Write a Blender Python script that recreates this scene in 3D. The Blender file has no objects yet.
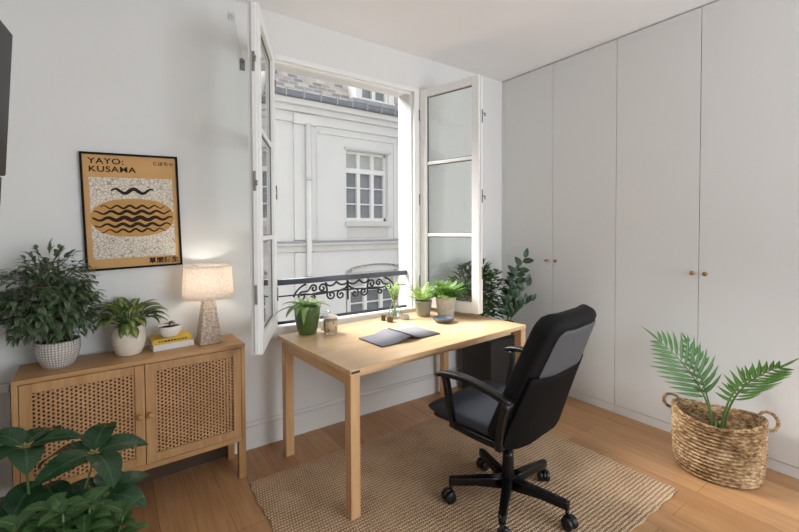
import bpy, bmesh, math, random
from math import sin, cos, pi, radians as R
from mathutils import Vector as V, Matrix, Quaternion
random.seed(7)
S = bpy.context.scene
COL = S.collection

# ------------------------------------------------------------------ node helpers
def newmat(name):
    m = bpy.data.materials.new(name); m.use_nodes = True
    nt = m.node_tree; nt.nodes.clear()
    out = nt.nodes.new('ShaderNodeOutputMaterial')
    return m, nt, out
def N(nt, t, **kw):
    n = nt.nodes.new(t)
    for k, v in kw.items():
        if k.startswith('i_'):
            key = k[2:]
            key = int(key) if key.isdigit() else key.replace('_', ' ')
            n.inputs[key].default_value = v
        else: setattr(n, k, v)
    return n
def L(nt, a, b): nt.links.new(a, b)
def c4(c): return (c[0], c[1], c[2], 1.0)
def srgb(r, g, b):
    f = lambda v: (v/255/12.92) if v/255 <= .04045 else ((v/255+.055)/1.055)**2.4
    return (f(r), f(g), f(b))
def coords(nt, scale=(1,1,1), rot=(0,0,0), kind='Object'):
    tc = N(nt, 'ShaderNodeTexCoord'); mp = N(nt, 'ShaderNodeMapping')
    mp.inputs['Scale'].default_value = scale; mp.inputs['Rotation'].default_value = rot
    L(nt, tc.outputs[kind], mp.inputs['Vector']); return mp.outputs[0]
def ramp(nt, fac, stops):
    r = N(nt, 'ShaderNodeValToRGB'); cr = r.color_ramp
    while len(cr.elements) > 1: cr.elements.remove(cr.elements[-1])
    cr.elements[0].position = stops[0][0]; cr.elements[0].color = c4(stops[0][1])
    for p, c in stops[1:]:
        e = cr.elements.new(p); e.color = c4(c)
    L(nt, fac, r.inputs[0]); return r.outputs[0]
def mth(nt, op, a, b=None, c=None):
    n = N(nt, 'ShaderNodeMath', operation=op)
    for i, v in enumerate((a, b, c)):
        if v is None: continue
        if isinstance(v, (int, float)): n.inputs[i].default_value = v
        else: L(nt, v, n.inputs[i])
    return n.outputs[0]
def mixc(nt, fac, a, b, mode='MIX'):
    n = N(nt, 'ShaderNodeMix', data_type='RGBA', blend_type=mode)
    for s, v in ((n.inputs[0], fac), (n.inputs[6], a), (n.inputs[7], b)):
        if isinstance(v, (int, float)): s.default_value = v
        elif isinstance(v, tuple): s.default_value = c4(v)
        else: L(nt, v, s)
    return n.outputs[2]
def bump(nt, h, strength=.3, dist=.01):
    b = N(nt, 'ShaderNodeBump'); b.inputs['Strength'].default_value = strength; b.inputs['Distance'].default_value = dist
    L(nt, h, b.inputs['Height']); return b.outputs[0]
def pbsdf(nt, out, color, rough=.5, metal=0, spec=.5, normal=None, **kw):
    p = N(nt, 'ShaderNodeBsdfPrincipled')
    if isinstance(color, tuple): p.inputs['Base Color'].default_value = c4(color)
    else: L(nt, color, p.inputs['Base Color'])
    if isinstance(rough, (int, float)): p.inputs['Roughness'].default_value = rough
    else: L(nt, rough, p.inputs['Roughness'])
    p.inputs['Metallic'].default_value = metal
    p.inputs['Specular IOR Level'].default_value = spec
    if normal is not None: L(nt, normal, p.inputs['Normal'])
    for k, v in kw.items(): p.inputs[k.replace('_', ' ')].default_value = v
    if out is not None: L(nt, p.outputs[0], out.inputs[0])
    return p

def plain(name, col, rough=.5, metal=0, spec=.5, var=.06, scale=8, bstr=0, bscale=80, bdist=.002):
    m, nt, out = newmat(name)
    co = coords(nt)
    nz = N(nt, 'ShaderNodeTexNoise', i_Scale=scale, i_Detail=4.0); L(nt, co, nz.inputs['Vector'])
    lo = tuple(v*(1-var) for v in col); hi = tuple(min(1, v*(1+var)) for v in col)
    color = ramp(nt, nz.outputs[0], [(.3, lo), (.7, hi)])
    nm = None
    if bstr:
        nb = N(nt, 'ShaderNodeTexNoise', i_Scale=bscale, i_Detail=3.0); L(nt, co, nb.inputs['Vector'])
        nm = bump(nt, nb.outputs[0], bstr, bdist)
    pbsdf(nt, out, color, rough, metal, spec, nm)
    return m

def wood(name, c1, c2, axis='x', rough=.45, scale=1.0, spec=.4):
    m, nt, out = newmat(name)
    sc = {'x': (1.2, 14, 14), 'y': (14, 1.2, 14), 'z': (14, 14, 1.2)}[axis]
    co = coords(nt, tuple(v*scale for v in sc))
    n1 = N(nt, 'ShaderNodeTexNoise', i_Scale=1.6, i_Detail=6.0, i_Roughness=.6, i_Distortion=.6); L(nt, co, n1.inputs['Vector'])
    n2 = N(nt, 'ShaderNodeTexNoise', i_Scale=9.0, i_Detail=3.0); L(nt, co, n2.inputs['Vector'])
    f = mth(nt, 'ADD', mth(nt, 'MULTIPLY', n1.outputs[0], .75), mth(nt, 'MULTIPLY', n2.outputs[0], .25))
    color = ramp(nt, f, [(.36, c1), (.64, c2)])
    pbsdf(nt, out, color, rough, 0, spec, bump(nt, n2.outputs[0], .12, .001))
    return m

def leafmat(name, c_mid, c_edge, c_vein, rough=.38, vein_w=.06, variegate=False, side=10, trans=.28):
    m, nt, out = newmat(name)
    uv = N(nt, 'ShaderNodeUVMap'); sp = N(nt, 'ShaderNodeSeparateXYZ'); L(nt, uv.outputs[0], sp.inputs[0])
    u, v = sp.outputs[0], sp.outputs[1]
    du = mth(nt, 'ABSOLUTE', mth(nt, 'SUBTRACT', u, .5))
    nz = N(nt, 'ShaderNodeTexNoise', i_Scale=26.0, i_Detail=2.0); L(nt, coords(nt), nz.inputs['Vector'])
    if variegate:
        f = mth(nt, 'ADD', du, mth(nt, 'MULTIPLY', mth(nt, 'SUBTRACT', nz.outputs[0], .5), .5))
        base = ramp(nt, f, [(.10, c_mid), (.34, c_edge)])
    else:
        base = mixc(nt, nz.outputs[0], c_mid, c_edge)
    # side veins run outwards from the midrib
    s = mth(nt, 'SINE', mth(nt, 'MULTIPLY', mth(nt, 'SUBTRACT', v, mth(nt, 'MULTIPLY', du, .5)), side*2*pi))
    sv = mth(nt, 'MULTIPLY', mth(nt, 'GREATER_THAN', s, .86), .35)
    mid = mth(nt, 'MULTIPLY', mth(nt, 'LESS_THAN', du, vein_w), .8)
    fac = mth(nt, 'MAXIMUM', mid, sv)
    col = mixc(nt, fac, base, c_vein)
    p = pbsdf(nt, None, col, rough, 0, .5, bump(nt, s, .15, .002))
    t = N(nt, 'ShaderNodeBsdfTranslucent'); L(nt, col, t.inputs[0])
    mx = N(nt, 'ShaderNodeMixShader'); mx.inputs[0].default_value = trans
    L(nt, p.outputs[0], mx.inputs[1]); L(nt, t.outputs[0], mx.inputs[2]); L(nt, mx.outputs[0], out.inputs[0])
    return m

def glassmat(name, tint=(1,1,1), refl=1.0, rough=0.0):
    m, nt, out = newmat(name)
    t = N(nt, 'ShaderNodeBsdfTransparent'); t.inputs[0].default_value = c4(tint)
    g = N(nt, 'ShaderNodeBsdfGlossy'); g.inputs['Roughness'].default_value = rough
    ge = N(nt, 'ShaderNodeNewGeometry'); dt = N(nt, 'ShaderNodeVectorMath', operation='DOT_PRODUCT')
    L(nt, ge.outputs['Normal'], dt.inputs[0]); L(nt, ge.outputs['Incoming'], dt.inputs[1])
    k = mth(nt, 'SUBTRACT', 1.0, mth(nt, 'ABSOLUTE', dt.outputs['Value']))
    fr = mth(nt, 'ADD', mth(nt, 'MULTIPLY', mth(nt, 'POWER', k, 5.0), .96), .04)     # Schlick, same on both faces
    mx = N(nt, 'ShaderNodeMixShader')
    L(nt, mth(nt, 'MINIMUM', mth(nt, 'MULTIPLY', fr, refl), 1.0), mx.inputs[0])
    L(nt, t.outputs[0], mx.inputs[1]); L(nt, g.outputs[0], mx.inputs[2]); L(nt, mx.outputs[0], out.inputs[0])
    return m

# ------------------------------------------------------------------ mesh helpers
class MB:
    def __init__(s): s.v = []; s.f = []; s.uv = []; s.flat = []
    def add(s, vs, fs, uvs=None, flat=False):
        o = len(s.v); s.v += [tuple(p) for p in vs]
        for i, f in enumerate(fs):
            s.f.append(tuple(k+o for k in f)); s.uv.append(uvs[i] if uvs else None); s.flat.append(flat)
    def box(s, lo, hi, bev=0.0, M=None, seg=2):
        lo = V(lo); hi = V(hi); c = (lo+hi)/2; d = hi-lo
        b = bmesh.new(); bmesh.ops.create_cube(b, size=1)
        for v in b.verts: v.co = V((v.co.x*d.x, v.co.y*d.y, v.co.z*d.z))+c
        if bev > 0:
            bmesh.ops.bevel(b, geom=list(b.edges), offset=min(bev, min(abs(x) for x in d)*.45), segments=seg, profile=.5, affect='EDGES')
        b.verts.index_update()
        vs = [(M @ v.co) if M else v.co.copy() for v in b.verts]
        s.add(vs, [[v.index for v in f.verts] for f in b.faces], flat=True); b.free()
    def loft(s, loops, cap=True, closed=True, flat=False, wrap=False):
        n = len(loops[0]); vs = [p for l in loops for p in l]; fs = []
        m = len(loops)
        for i in range(m if wrap else m-1):
            j2 = (i+1) % m
            for k in range(n if closed else n-1):
                k2 = (k+1) % n
                fs.append((i*n+k, i*n+k2, j2*n+k2, j2*n+k))
        if cap and not wrap:
            fs.append(tuple(range(n))[::-1]); fs.append(tuple((m-1)*n+k for k in range(n)))
        s.add(vs, fs, flat=flat)
    def lathe(s, prof, c=(0,0,0), seg=32, cap=False, M=None):
        c = V(c); loops = []
        for r, z in prof:
            l = [c+V((r*cos(2*pi*k/seg), r*sin(2*pi*k/seg), z)) for k in range(seg)]
            if M: l = [M @ p for p in l]
            loops.append(l)
        s.loft(loops, cap=cap)
    def tube(s, pts, rad, seg=8, cap=True, up=None, flatten=None):
        pts = [V(p) for p in pts]; n = len(pts)
        if isinstance(rad, (int, float)): rad = [rad]*n
        prev = None; loops = []
        for i in range(n):
            t = (pts[min(i+1, n-1)]-pts[max(i-1, 0)])
            t = t.normalized() if t.length > 1e-9 else V((0,0,1))
            if prev is None:
                a = V(up) if up else (V((0,0,1)) if abs(t.z) < .9 else V((1,0,0)))
                x = a.cross(t).normalized()
            else:
                x = prev-t*prev.dot(t)
                x = x.normalized()
            y = t.cross(x); prev = x
            fx, fy = (flatten if flatten else (1, 1))
            loops.append([pts[i]+(x*cos(2*pi*k/seg)*fx+y*sin(2*pi*k/seg)*fy)*rad[i] for k in range(seg)])
        s.loft(loops, cap=cap)
    def bar(s, pts, w, h, up=(0,0,1), bev=.25):
        # rounded rectangular section swept along pts
        pts = [V(p) for p in pts]; n = len(pts); loops = []
        for i in range(n):
            t = (pts[min(i+1, n-1)]-pts[max(i-1, 0)]).normalized()
            u = V(up); x = u.cross(t)
            x = x.normalized() if x.length > 1e-6 else V((1,0,0)); y = t.cross(x)
            W = w[i] if isinstance(w, (list, tuple)) else w; H = h[i] if isinstance(h, (list, tuple)) else h
            l = []
            for k in range(16):
                a = 2*pi*(k+.5)/16; ca, sa = cos(a), sin(a)
                e = .35
                l.append(pts[i]+x*(W/2*math.copysign(abs(ca)**e, ca))+y*(H/2*math.copysign(abs(sa)**e, sa)))
            loops.append(l)
        s.loft(loops)
    def leaf(s, base, d, up, Ln, W, droop=.5, fold=.25, shape='lance', nseg=6, curl=0):
        p = V(base); d = V(d).normalized(); sd = d.cross(V(up))
        if sd.length < 1e-4: sd = d.cross(V((1, .3, 0)))
        sd.normalize(); vs = []; n = nseg
        for i in range(n+1):
            t = i/n
            if shape == 'lance': w = sin(pi*min(1, t**.8*.98+.02))**.9
            elif shape == 'ovate': w = (sin(pi*t**.7))**.75 if 0 < t < 1 else 0
            elif shape == 'strap': w = min(1, (1-t)*1.6)**.7*min(1, t*6+.35)
            else: w = sin(pi*t)
            w = max(w, .02)*W/2
            up_ = sd.cross(d).normalized()
            lift = fold*w
            vs += [p-sd*w+up_*lift, p.copy(), p+sd*w+up_*lift]
            p = p+d*(Ln/n)
            d = (Quaternion(sd, -droop/n) @ d).normalized()
        fs = []; uv = []
        for i in range(n):
            a = i*3; b = a+3
            fs += [(a, a+1, b+1, b), (a+1, a+2, b+2, b+1)]
            t0, t1 = i/n, (i+1)/n
            uv += [[(0,t0),(.5,t0),(.5,t1),(0,t1)], [(.5,t0),(1,t0),(1,t1),(.5,t1)]]
        s.add(vs, fs, uv)
    def build(s, name, mat, parent=None, smooth=True, loc=None, rotz=0):
        me = bpy.data.meshes.new(name); me.from_pydata(s.v, [], s.f); 
        if any(u for u in s.uv):
            ul = me.uv_layers.new(name='UVMap')
            for p in me.polygons:
                u = s.uv[p.index]
                if u:
                    for k, li in enumerate(p.loop_indices): ul.data[li].uv = u[k]
        bm = bmesh.new(); bm.from_mesh(me)
        if not any(s.uv): bmesh.ops.recalc_face_normals(bm, faces=bm.faces)
        bm.to_mesh(me); bm.free()
        if smooth:
            me.polygons.foreach_set('use_smooth', [not fl for fl in s.flat] if len(s.flat) == len(me.polygons) else [True]*len(me.polygons))
        me.materials.append(mat); me.update()
        o = bpy.data.objects.new(name, me); COL.objects.link(o)
        if parent: o.parent = parent
        if loc: o.location = loc
        if rotz: o.rotation_euler[2] = rotz
        return o
def box_obj(name, lo, hi, mat, parent=None, bev=.003):
    m = MB(); m.box(lo, hi, bev); return m.build(name, mat, parent)
def tag(o, label=None, cat=None, group=None, kind=None):
    if label: o['label'] = label
    if cat: o['category'] = cat
    if group: o['group'] = group
    if kind: o['kind'] = kind
    return o
def thing(name, label, cat, loc=(0,0,0), rotz=0, group=None):
    o = bpy.data.objects.new(name, None); COL.objects.link(o); o.empty_display_size = .1
    o.location = loc; o.rotation_euler = (0, 0, rotz); return tag(o, label, cat, group)
def copy_tree(o, parent=None):
    c = o.copy(); COL.objects.link(c)
    if parent: c.parent = parent
    for ch in list(o.children): copy_tree(ch, c)
    return c
def bez(p0, p1, p2, p3, n=12):
    p0, p1, p2, p3 = map(V, (p0, p1, p2, p3)); r = []
    for i in range(n+1):
        t = i/n; r.append(p0*(1-t)**3+p1*3*t*(1-t)**2+p2*3*t*t*(1-t)+p3*t**3)
    return r
def text_mesh(body, size, mat, parent, M, name='lettering', bold=0.0, sx=1.0, ext=.0006):
    cu = bpy.data.curves.new('txt', 'FONT'); cu.body = body; cu.size = size; cu.offset = bold; cu.extrude = ext
    cu.space_character = 1.1
    o = bpy.data.objects.new('txt', cu); COL.objects.link(o)
    bpy.context.view_layer.update()
    me = bpy.data.meshes.new_from_object(o.evaluated_get(bpy.context.evaluated_depsgraph_get()))
    bpy.data.objects.remove(o)
    me.transform(Matrix.Diagonal((sx, 1, 1, 1))); me.transform(M)
    me.materials.clear(); me.materials.append(mat); me.name = name
    ob = bpy.data.objects.new(name, me); COL.objects.link(ob); ob.parent = parent; return ob

# ------------------------------------------------------------------ materials
m_wall = plain('wall paint', srgb(228, 227, 224), .9, spec=.15, var=.012, scale=3, bstr=.05, bscale=220)
m_ceil = plain('ceiling paint', srgb(246, 245, 245), .92, spec=.12, var=.012, scale=2)
m_trim = plain('trim paint', srgb(226, 223, 218), .5, spec=.4, var=.01)
m_white = plain('white lacquer', srgb(236, 235, 232), .35, spec=.45, var=.008)
m_door = plain('wardrobe lacquer', srgb(226, 225, 223), .48, spec=.35, var=.008, scale=2)
m_gasket = plain('grey gasket', srgb(120, 120, 118), .6)
m_steel = plain('steel', srgb(150, 148, 142), .35, 1.0)
m_brass = plain('aged brass', srgb(168, 132, 88), .32, 1.0)
m_black = plain('black plastic', srgb(17, 17, 18), .38, spec=.5)
m_blackmetal = plain('black metal', srgb(20, 20, 21), .3, .3)
m_iron = plain('wrought iron', srgb(40, 41, 46), .5, .2)
m_railtop = plain('grey painted iron', srgb(78, 82, 92), .42, .2)
m_oak = {a: wood('oak '+a, srgb(164, 122, 78), srgb(192, 150, 102), a) for a in 'xyz'}
m_desk = {a: wood('desk oak '+a, srgb(200, 154, 108), srgb(218, 178, 132), a, .36, .8, .5) for a in 'yz'}
m_desk['x'] = wood('desk top oak painted sheen', srgb(214, 176, 132), srgb(232, 200, 160), 'x', .28, .8, .65)  # top paler than the legs: gloss and daylight put into its colour
m_backshade = plain('back panel shade brown', srgb(74, 54, 40), .8)  # dark tone stands in for the shade under the sideboard
m_dark_gap = plain('shadow gap lining', srgb(70, 66, 60), .9)
m_soil = plain('potting soil', srgb(52, 40, 32), .95, bstr=.8, bscale=60, bdist=.01, var=.4, scale=40)
m_stem = plain('green stem', srgb(84, 110, 56), .5, var=.2)
m_bark = plain('brown twig', srgb(92, 76, 54), .8, var=.2)
m_glass = glassmat('window glass', (.96, .98, .97), 1.5)
m_clear = glassmat('clear glass', (.975, .985, .98), 1.7)

def floor_mat():
    m, nt, out = newmat('oak plank floor')
    co = coords(nt, (1,1,1), (0,0,pi/2))
    br = N(nt, 'ShaderNodeTexBrick', offset=.37, offset_frequency=2, squash=1.0)
    for k, v in (('Color1', c4(srgb(168,124,84))), ('Color2', c4(srgb(192,148,104))), ('Mortar', c4(srgb(110,74,44)))): br.inputs[k].default_value = v
    br.inputs['Scale'].default_value = 1.0; br.inputs['Mortar Size'].default_value = .0012; br.inputs['Mortar Smooth'].default_value = .2
    br.inputs['Bias'].default_value = 0; br.inputs['Brick Width'].default_value = 1.15; br.inputs['Row Height'].default_value = .15
    L(nt, co, br.inputs['Vector'])
    g = coords(nt, (16, 1.1, 1))
    n1 = N(nt, 'ShaderNodeTexNoise', i_Scale=2.2, i_Detail=6.0, i_Roughness=.62, i_Distortion=.8); L(nt, g, n1.inputs['Vector'])
    n2 = N(nt, 'ShaderNodeTexNoise', i_Scale=2.6, i_Detail=2.0); L(nt, coords(nt), n2.inputs['Vector'])
    grain = ramp(nt, n1.outputs[0], [(.3, (.72,.68,.64)), (.62, (1.06,1.06,1.06))])
    col = mixc(nt, .75, br.outputs[0], grain, 'MULTIPLY')
    col = mixc(nt, .35, col, ramp(nt, n2.outputs[0], [(.3, (.8,.78,.76)), (.7, (1.12,1.1,1.08))]), 'MULTIPLY')
    pbsdf(nt, out, col, .36, 0, .4, bump(nt, mth(nt, 'ADD', mth(nt,'MULTIPLY',br.outputs[1],-1.0), mth(nt,'MULTIPLY',n1.outputs[0],.15)), .25, .002))
    return m
m_floor = floor_mat()

def rug_mat():
    m, nt, out = newmat('woven jute')
    tc = N(nt, 'ShaderNodeTexCoord'); sp = N(nt, 'ShaderNodeSeparateXYZ'); L(nt, tc.outputs['Object'], sp.inputs[0])
    x, y = sp.outputs[0], sp.outputs[1]
    nz = N(nt, 'ShaderNodeTexNoise', i_Scale=30.0, i_Detail=2.0); L(nt, tc.outputs['Object'], nz.inputs['Vector'])
    w = mth(nt, 'MULTIPLY', mth(nt, 'SUBTRACT', nz.outputs[0], .5), .012)
    row = mth(nt, 'MULTIPLY', mth(nt, 'ADD', y, w), 2*pi/.020)     # braids along x
    rowi = mth(nt, 'FLOOR', mth(nt, 'DIVIDE', mth(nt, 'ADD', y, w), .020))
    ph = mth(nt, 'MULTIPLY', rowi, 2.1)
    rs = mth(nt, 'ABSOLUTE', mth(nt, 'SINE', mth(nt, 'MULTIPLY', row, .5)))
    st = mth(nt, 'ABSOLUTE', mth(nt, 'SINE', mth(nt, 'ADD', mth(nt, 'MULTIPLY', mth(nt, 'ADD', x, mth(nt, 'MULTIPLY', rs, .008)), pi/.014), ph)))
    h = mth(nt, 'MULTIPLY', mth(nt, 'POWER', rs, .6), mth(nt, 'POWER', st, .6))
    n2 = N(nt, 'ShaderNodeTexNoise', i_Scale=90.0, i_Detail=3.0); L(nt, tc.outputs['Object'], n2.inputs['Vector'])
    n3 = N(nt, 'ShaderNodeTexNoise', i_Scale=5.0, i_Detail=3.0); L(nt, tc.outputs['Object'], n3.inputs['Vector'])
    f = mth(nt, 'ADD', mth(nt, 'MULTIPLY', h, .6), mth(nt, 'ADD', mth(nt, 'MULTIPLY', n2.outputs[0], .35), mth(nt, 'MULTIPLY', mth(nt,'SUBTRACT',n3.outputs[0],.5), .3)))
    col = ramp(nt, f, [(.2, srgb(112,84,62)), (.45, srgb(188,154,120)), (.8, srgb(232,204,172))])
    pbsdf(nt, out, col, .95, 0, .1, bump(nt, h, .8, .008))
    return m
m_rug = rug_mat()

def cane_mat():
    m, nt, out = newmat('woven cane webbing')
    tc = N(nt, 'ShaderNodeTexCoord'); sp = N(nt, 'ShaderNodeSeparateXYZ'); L(nt, tc.outputs['Object'], sp.inputs[0])
    a = mth(nt, 'DIVIDE', sp.outputs[0], .0165); b = mth(nt, 'DIVIDE', sp.outputs[2], .0185)
    colpar = mth(nt, 'FLOOR', a)
    b2 = mth(nt, 'ADD', b, mth(nt, 'MULTIPLY', colpar, .5))
    fa = mth(nt, 'SUBTRACT', mth(nt, 'FRACT', a), .5); fb = mth(nt, 'SUBTRACT', mth(nt, 'FRACT', b2), .5)
    r = mth(nt, 'SQRT', mth(nt, 'ADD', mth(nt, 'POWER', mth(nt,'MULTIPLY',fa,1.05), 2.0), mth(nt, 'POWER', mth(nt,'MULTIPLY',fb,1.0), 2.0)))
    hole = mth(nt, 'LESS_THAN', r, .30)
    nz = N(nt, 'ShaderNodeTexNoise', i_Scale=60.0, i_Detail=3.0); L(nt, tc.outputs['Object'], nz.inputs['Vector'])
    n2 = N(nt, 'ShaderNodeTexNoise', i_Scale=6.0); L(nt, tc.outputs['Object'], n2.inputs['Vector'])
    col = ramp(nt, mth(nt, 'ADD', mth(nt,'MULTIPLY',nz.outputs[0],.6), mth(nt,'MULTIPLY',n2.outputs[0],.4)), [(.3, srgb(158,112,74)), (.7, srgb(206,164,116))])
    p = pbsdf(nt, None, col, .55, 0, .3, bump(nt, r, .5, .004))
    t = N(nt, 'ShaderNodeBsdfTransparent'); mx = N(nt, 'ShaderNodeMixShader')
    L(nt, hole, mx.inputs[0]); L(nt, p.outputs[0], mx.inputs[1]); L(nt, t.outputs[0], mx.inputs[2]); L(nt, mx.outputs[0], out.inputs[0])
    return m
m_cane = cane_mat()

def seagrass_mat():
    m, nt, out = newmat('braided seagrass')
    co = coords(nt, (1,1,1))
    n1 = N(nt, 'ShaderNodeTexNoise', i_Scale=45.0, i_Detail=4.0); L(nt, coords(nt, (1,1,2.2)), n1.inputs['Vector'])
    n2 = N(nt, 'ShaderNodeTexNoise', i_Scale=9.0, i_Detail=2.0); L(nt, co, n2.inputs['Vector'])
    f = mth(nt, 'ADD', mth(nt, 'MULTIPLY', n1.outputs[0], .65), mth(nt, 'MULTIPLY', n2.outputs[0], .35))
    col = ramp(nt, f, [(.36, srgb(84,60,38)), (.5, srgb(154,122,86)), (.66, srgb(212,186,148))])
    pbsdf(nt, out, col, .85, 0, .2, bump(nt, n1.outputs[0], .6, .006))
    return m
m_seagrass = seagrass_mat()

# leaves
lf_ficus = leafmat('dark small leaves', srgb(50,78,44), srgb(118,136,104), srgb(120,140,104), .42, .05, True)
lf_varieg = leafmat('variegated leaves', srgb(168,180,104), srgb(70,104,48), srgb(196,204,140), .4, .03, True)
lf_fg = leafmat('deep green pleated leaves', srgb(32,62,38), srgb(52,86,54), srgb(72,106,70), .26, .04, side=9)
lf_fg2 = leafmat('mid green leaves', srgb(40,80,40), srgb(78,118,62), srgb(120,152,92), .36, .05)
lf_fern = leafmat('bright fern leaves', srgb(84,124,50), srgb(124,162,76), srgb(150,184,104), .45, .08)
lf_lime = leafmat('lime leaves', srgb(146,178,84), srgb(176,204,120), srgb(200,218,150), .45, .08, trans=.35)
lf_orchid = leafmat('fresh green strap leaves', srgb(112,146,72), srgb(142,172,98), srgb(176,198,136), .35, .05)
lf_palm = leafmat('palm leaflets', srgb(58,104,46), srgb(92,142,70), srgb(118,164,92), .4, .08, side=2)
lf_bush = leafmat('dense dark leaves', srgb(46,80,34), srgb(78,112,50), srgb(106,134,72), .45, .07)
lf_zz = leafmat('dark glossy oval leaves', srgb(30,56,28), srgb(48,78,42), srgb(72,100,60), .32, .05)

# ------------------------------------------------------------------ camera
cam = bpy.data.cameras.new('camera'); co_ = bpy.data.objects.new('camera', cam); COL.objects.link(co_)
fpx, yaw, pitch, roll = 408.464, 0.61374, 0.023432, -0.004363
cam.sensor_fit = 'HORIZONTAL'; cam.sensor_width = 36; cam.lens = fpx*36/799; cam.shift_y = -26.85/799
cam.clip_start = .02
fw = V((sin(yaw)*cos(pitch), cos(yaw)*cos(pitch), -sin(pitch))); rt = V((cos(yaw), -sin(yaw), 0)); up = rt.cross(fw)
r2 = rt*cos(roll)+up*sin(roll); u2 = -rt*sin(roll)+up*cos(roll)
co_.matrix_world = Matrix(((r2.x,u2.x,-fw.x,-3.16509),(r2.y,u2.y,-fw.y,-2.73102),(r2.z,u2.z,-fw.z,1.42969),(0,0,0,1)))
S.camera = co_

# ------------------------------------------------------------------ room shell
HC = 2.879
XL, XR, YF = -3.68, .62, -5.2
def struct(o): return tag(o, kind='structure')
struct(box_obj('floor', (XL-.1, YF-.1, -.12), (XR+.1, .22, 0), m_floor, bev=0))
struct(box_obj('ceiling', (XL-.1, YF-.1, HC), (XR+.1, .22, HC+.12), m_ceil, bev=0))
WX0, WX1, WZ0, WZ1 = -2.318, -1.045, .70, 2.60
w = MB()
w.box((XL-.1, 0, 0), (WX0, .22, HC)); w.box((WX1, 0, 0), (XR+.1, .22, HC))
w.box((WX0, 0, 0), (WX1, .22, WZ0)); w.box((WX0, 0, WZ1), (WX1, .22, HC))
struct(w.build('wall_back', m_wall))
struct(box_obj('wall_left', (XL-.1, YF, 0), (XL, 0, HC), m_wall, bev=0))
struct(box_obj('wall_right', (XR, YF, 0), (XR+.1, 0, HC), m_wall, bev=0))
w = MB()                                                    # unseen wall behind the viewer; opening added for the fill light
w.box((XL-.1, YF-.1, 0), (-2.0, YF, HC)); w.box((.3, YF-.1, 0), (XR+.1, YF, HC))
w.box((-2.0, YF-.1, 0), (.3, YF, .45)); w.box((-2.0, YF-.1, 2.5), (.3, YF, HC))
struct(w.build('wall_front', m_wall))
b = MB(); b.box((-3.56, -.017, 0), (0, -.0005, .15), .002); 
b.loft([[V((x, -.022, .146)), V((x, -.0005, .146)), V((x, -.0005, .172)), V((x, -.008, .170)), V((x, -.016, .158))] for x in (-3.56, -.002)])
struct(b.build('baseboard_back', m_trim))
# short ledge left of the sideboard
t = MB(); t.box((XL+.002, -.035, .645), (-3.585, -.0005, .686), .006); t.box((XL+.002, -.014, .0), (-3.585, -.0005, .645), .002)
struct(t.build('trim_1', m_trim))
# soft cove between wall and ceiling
t = MB(); r = .035; loops = []
for x in (XL, 0): loops.append([V((x, -.0005, HC-r))]+[V((x, -r+r*cos(a)-.0005, HC-r+r*sin(a)-.0005)) for a in [i*pi/12 for i in range(1, 6)]]+[V((x, -r, HC-.0005)), V((x, -.0005, HC-.0005))])
struct(t.build('trim_2', m_ceil)) if False else None
# filler between wardrobe and window wall
struct(box_obj('trim_3', (-.001, -.036, 0), (.55, -.001, HC-.004), m_door, bev=.001))

# ------------------------------------------------------------------ window
win = thing('window_1', None, None, (0, 0, 0)); tag(win, kind='structure')
f = MB(); ix0, ix1, iz0, iz1 = WX0+.055, WX1-.055, WZ0+.075, WZ1-.032
for lo, hi in (((WX0, -.024, WZ0), (ix0, .045, WZ1)), ((ix1, -.024, WZ0), (WX1, .045, WZ1)), ((ix0, -.024, WZ0), (ix1, .045, iz0)), ((ix0, -.024, iz1), (ix1, .045, WZ1))): f.box(lo, hi, .004)
for lo, hi in (((ix0, .01, iz0), (ix0+.012, .045, iz1)), ((ix1-.012, .01, iz0), (ix1, .045, iz1)), ((ix0, .01, iz1-.012), (ix1, .045, iz1))): f.box(lo, hi, .002)
f.build('frame', m_white, win)
f = MB()                                                   # outer reveal
for lo, hi in (((WX0, .045, WZ0), (WX0+.05, .22, WZ1)), ((WX1-.05, .045, WZ0), (WX1, .22, WZ1)), ((WX0, .045, WZ1-.012), (WX1, .22, WZ1)), ((WX0, .045, WZ0), (WX1, .26, WZ0+.045))): f.box(lo, hi, .002)
f.build('reveal', m_wall, win)
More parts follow.
